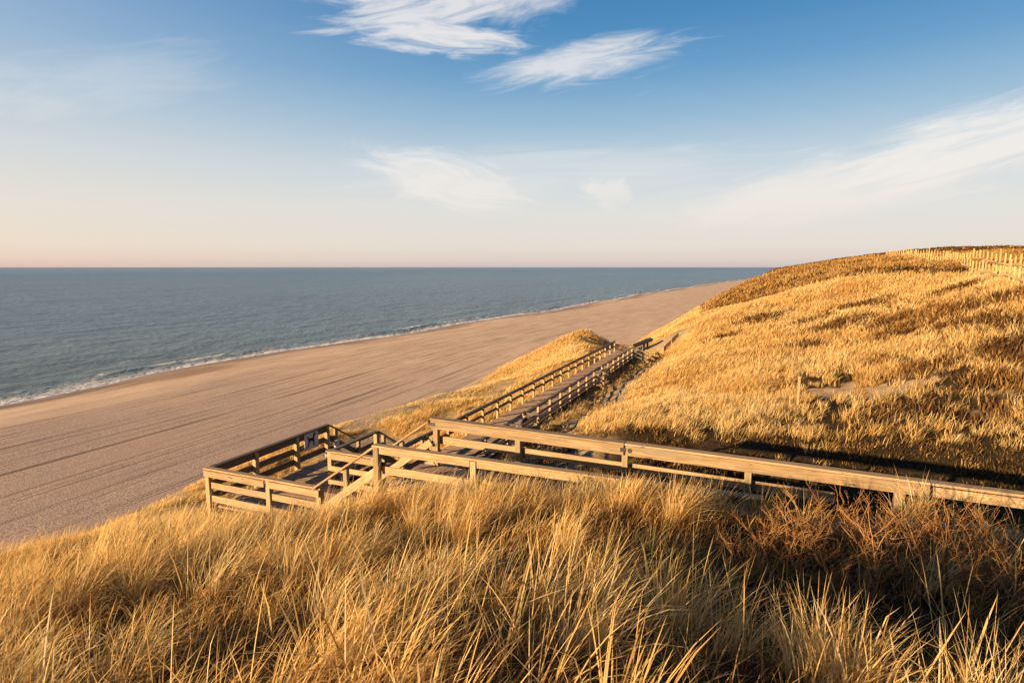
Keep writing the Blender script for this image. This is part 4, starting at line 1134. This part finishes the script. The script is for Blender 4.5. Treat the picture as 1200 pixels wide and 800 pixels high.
CL = [cloud(pu(330), pv(2) * 1.05, .30, .050, -.16, 1.8, 1.5, .8, (.12, .58), 63.4),
      cloud(pu(430), pv(18) * 1.05, .20, .045, -.20, 1.9, 1.3, .85, (.18, .60), 41.3),
      cloud(pu(505), pv(40) * 1.04, .27, .055, .12, 2.0, 1.3, .88, (.18, .60), 7.7),
      cloud(pu(520), pv(68) * 1.04, .20, .042, -.08, 1.9, 1.2, .92, (.17, .58), 1.3),
      cloud(pu(620), pv(14) * 1.05, .24, .095, .3, 1.9, 1.0, .72, (.20, .60), 5.9),
      cloud(pu(680), pv(92) * 1.03, .25, .052, .17, 1.9, 1.1, .78, (.18, .62), 9.4),
      cloud(pu(525), pv(213), .23, .075, -.22, 1.8, 1.1, .78, (.17, .60), 12.3),
      cloud(pu(708), pv(225), .075, .045, -.1, 1.4, .9, .62, (.15, .60), 15.1),
      cloud(pu(1130), pv(176), .52, .095, .27, 2.0, 1.8, .88, (.13, .60), 18.2),
      cloud(pu(960), pv(225), .40, .090, .16, 1.7, 1.1, .72, (.18, .60), 22.8),
      cloud(pu(620), pv(205), .55, .08, .05, 2.2, 1.4, .30, (.18, .62), 31.0),
      cloud(pu(120), pv(110), .40, .10, .10, 1.8, 1.6, .22, (.22, .66), 51.0)]
cm = CL[0]
for c in CL[1:]: cm = k.math('MAXIMUM', cm, c)
front = k.ss(dn, .15, .3)
cm = k.math('MULTIPLY', cm, front)
ccol = k.ramp(eln, [(0, (.84, .73, .64)), (.07, (.90, .84, .78)), (.13, (.90, .88, .85)), (.3, (.80, .78, .80)), (.5, (.70, .68, .75))])
skyc = k.mix(cm, base, ccol)
# sky outside the view, east to south, darkened to cut fill light
east = k.ss(dot((.82, -.57, 0)), -.05, .45, 0, .80)
k.l(k.mix(east, skyc, (.035, .055, .09)), bg.inputs[0]); bg.inputs[1].default_value = 1.0

sun = bpy.data.lights.new('sun', 'SUN'); sun.energy = 9.8; sun.angle = math.radians(.53); sun.color = (1.0, .70, .385)
so_ = bpy.data.objects.new('sun', sun); C.objects.link(so_)
dirv = Vector((-math.sin(SUN_AZ) * math.cos(SUN_EL), -math.cos(SUN_AZ) * math.cos(SUN_EL), -math.sin(SUN_EL)))
so_.rotation_euler = dirv.to_track_quat('-Z', 'Y').to_euler(); so_.location = (-30, -40, 60)

cam = bpy.data.cameras.new('camera'); cam.sensor_width = 36; cam.lens = 21.0; cam.clip_start = .05; cam.clip_end = 90000
co = bpy.data.objects.new('camera', cam); C.objects.link(co); co.location = (0, 0, CAMZ)
co.rotation_euler = (math.pi / 2 - PITCH, 0, YAW)
S.camera = co
S.view_settings.view_transform = 'Standard'; S.view_settings.look = 'None'; S.view_settings.exposure = 0; S.view_settings.gamma = 1
S.cycles.max_bounces = 6; S.cycles.diffuse_bounces = 3; S.cycles.transmission_bounces = 3; S.cycles.transparent_max_bounces = 4
S.cycles.use_denoising = True; S.cycles.denoiser = 'OPENIMAGEDENOISE'; S.cycles.denoising_input_passes = 'RGB_ALBEDO_NORMAL'; S.cycles.denoising_prefilter = 'ACCURATE'
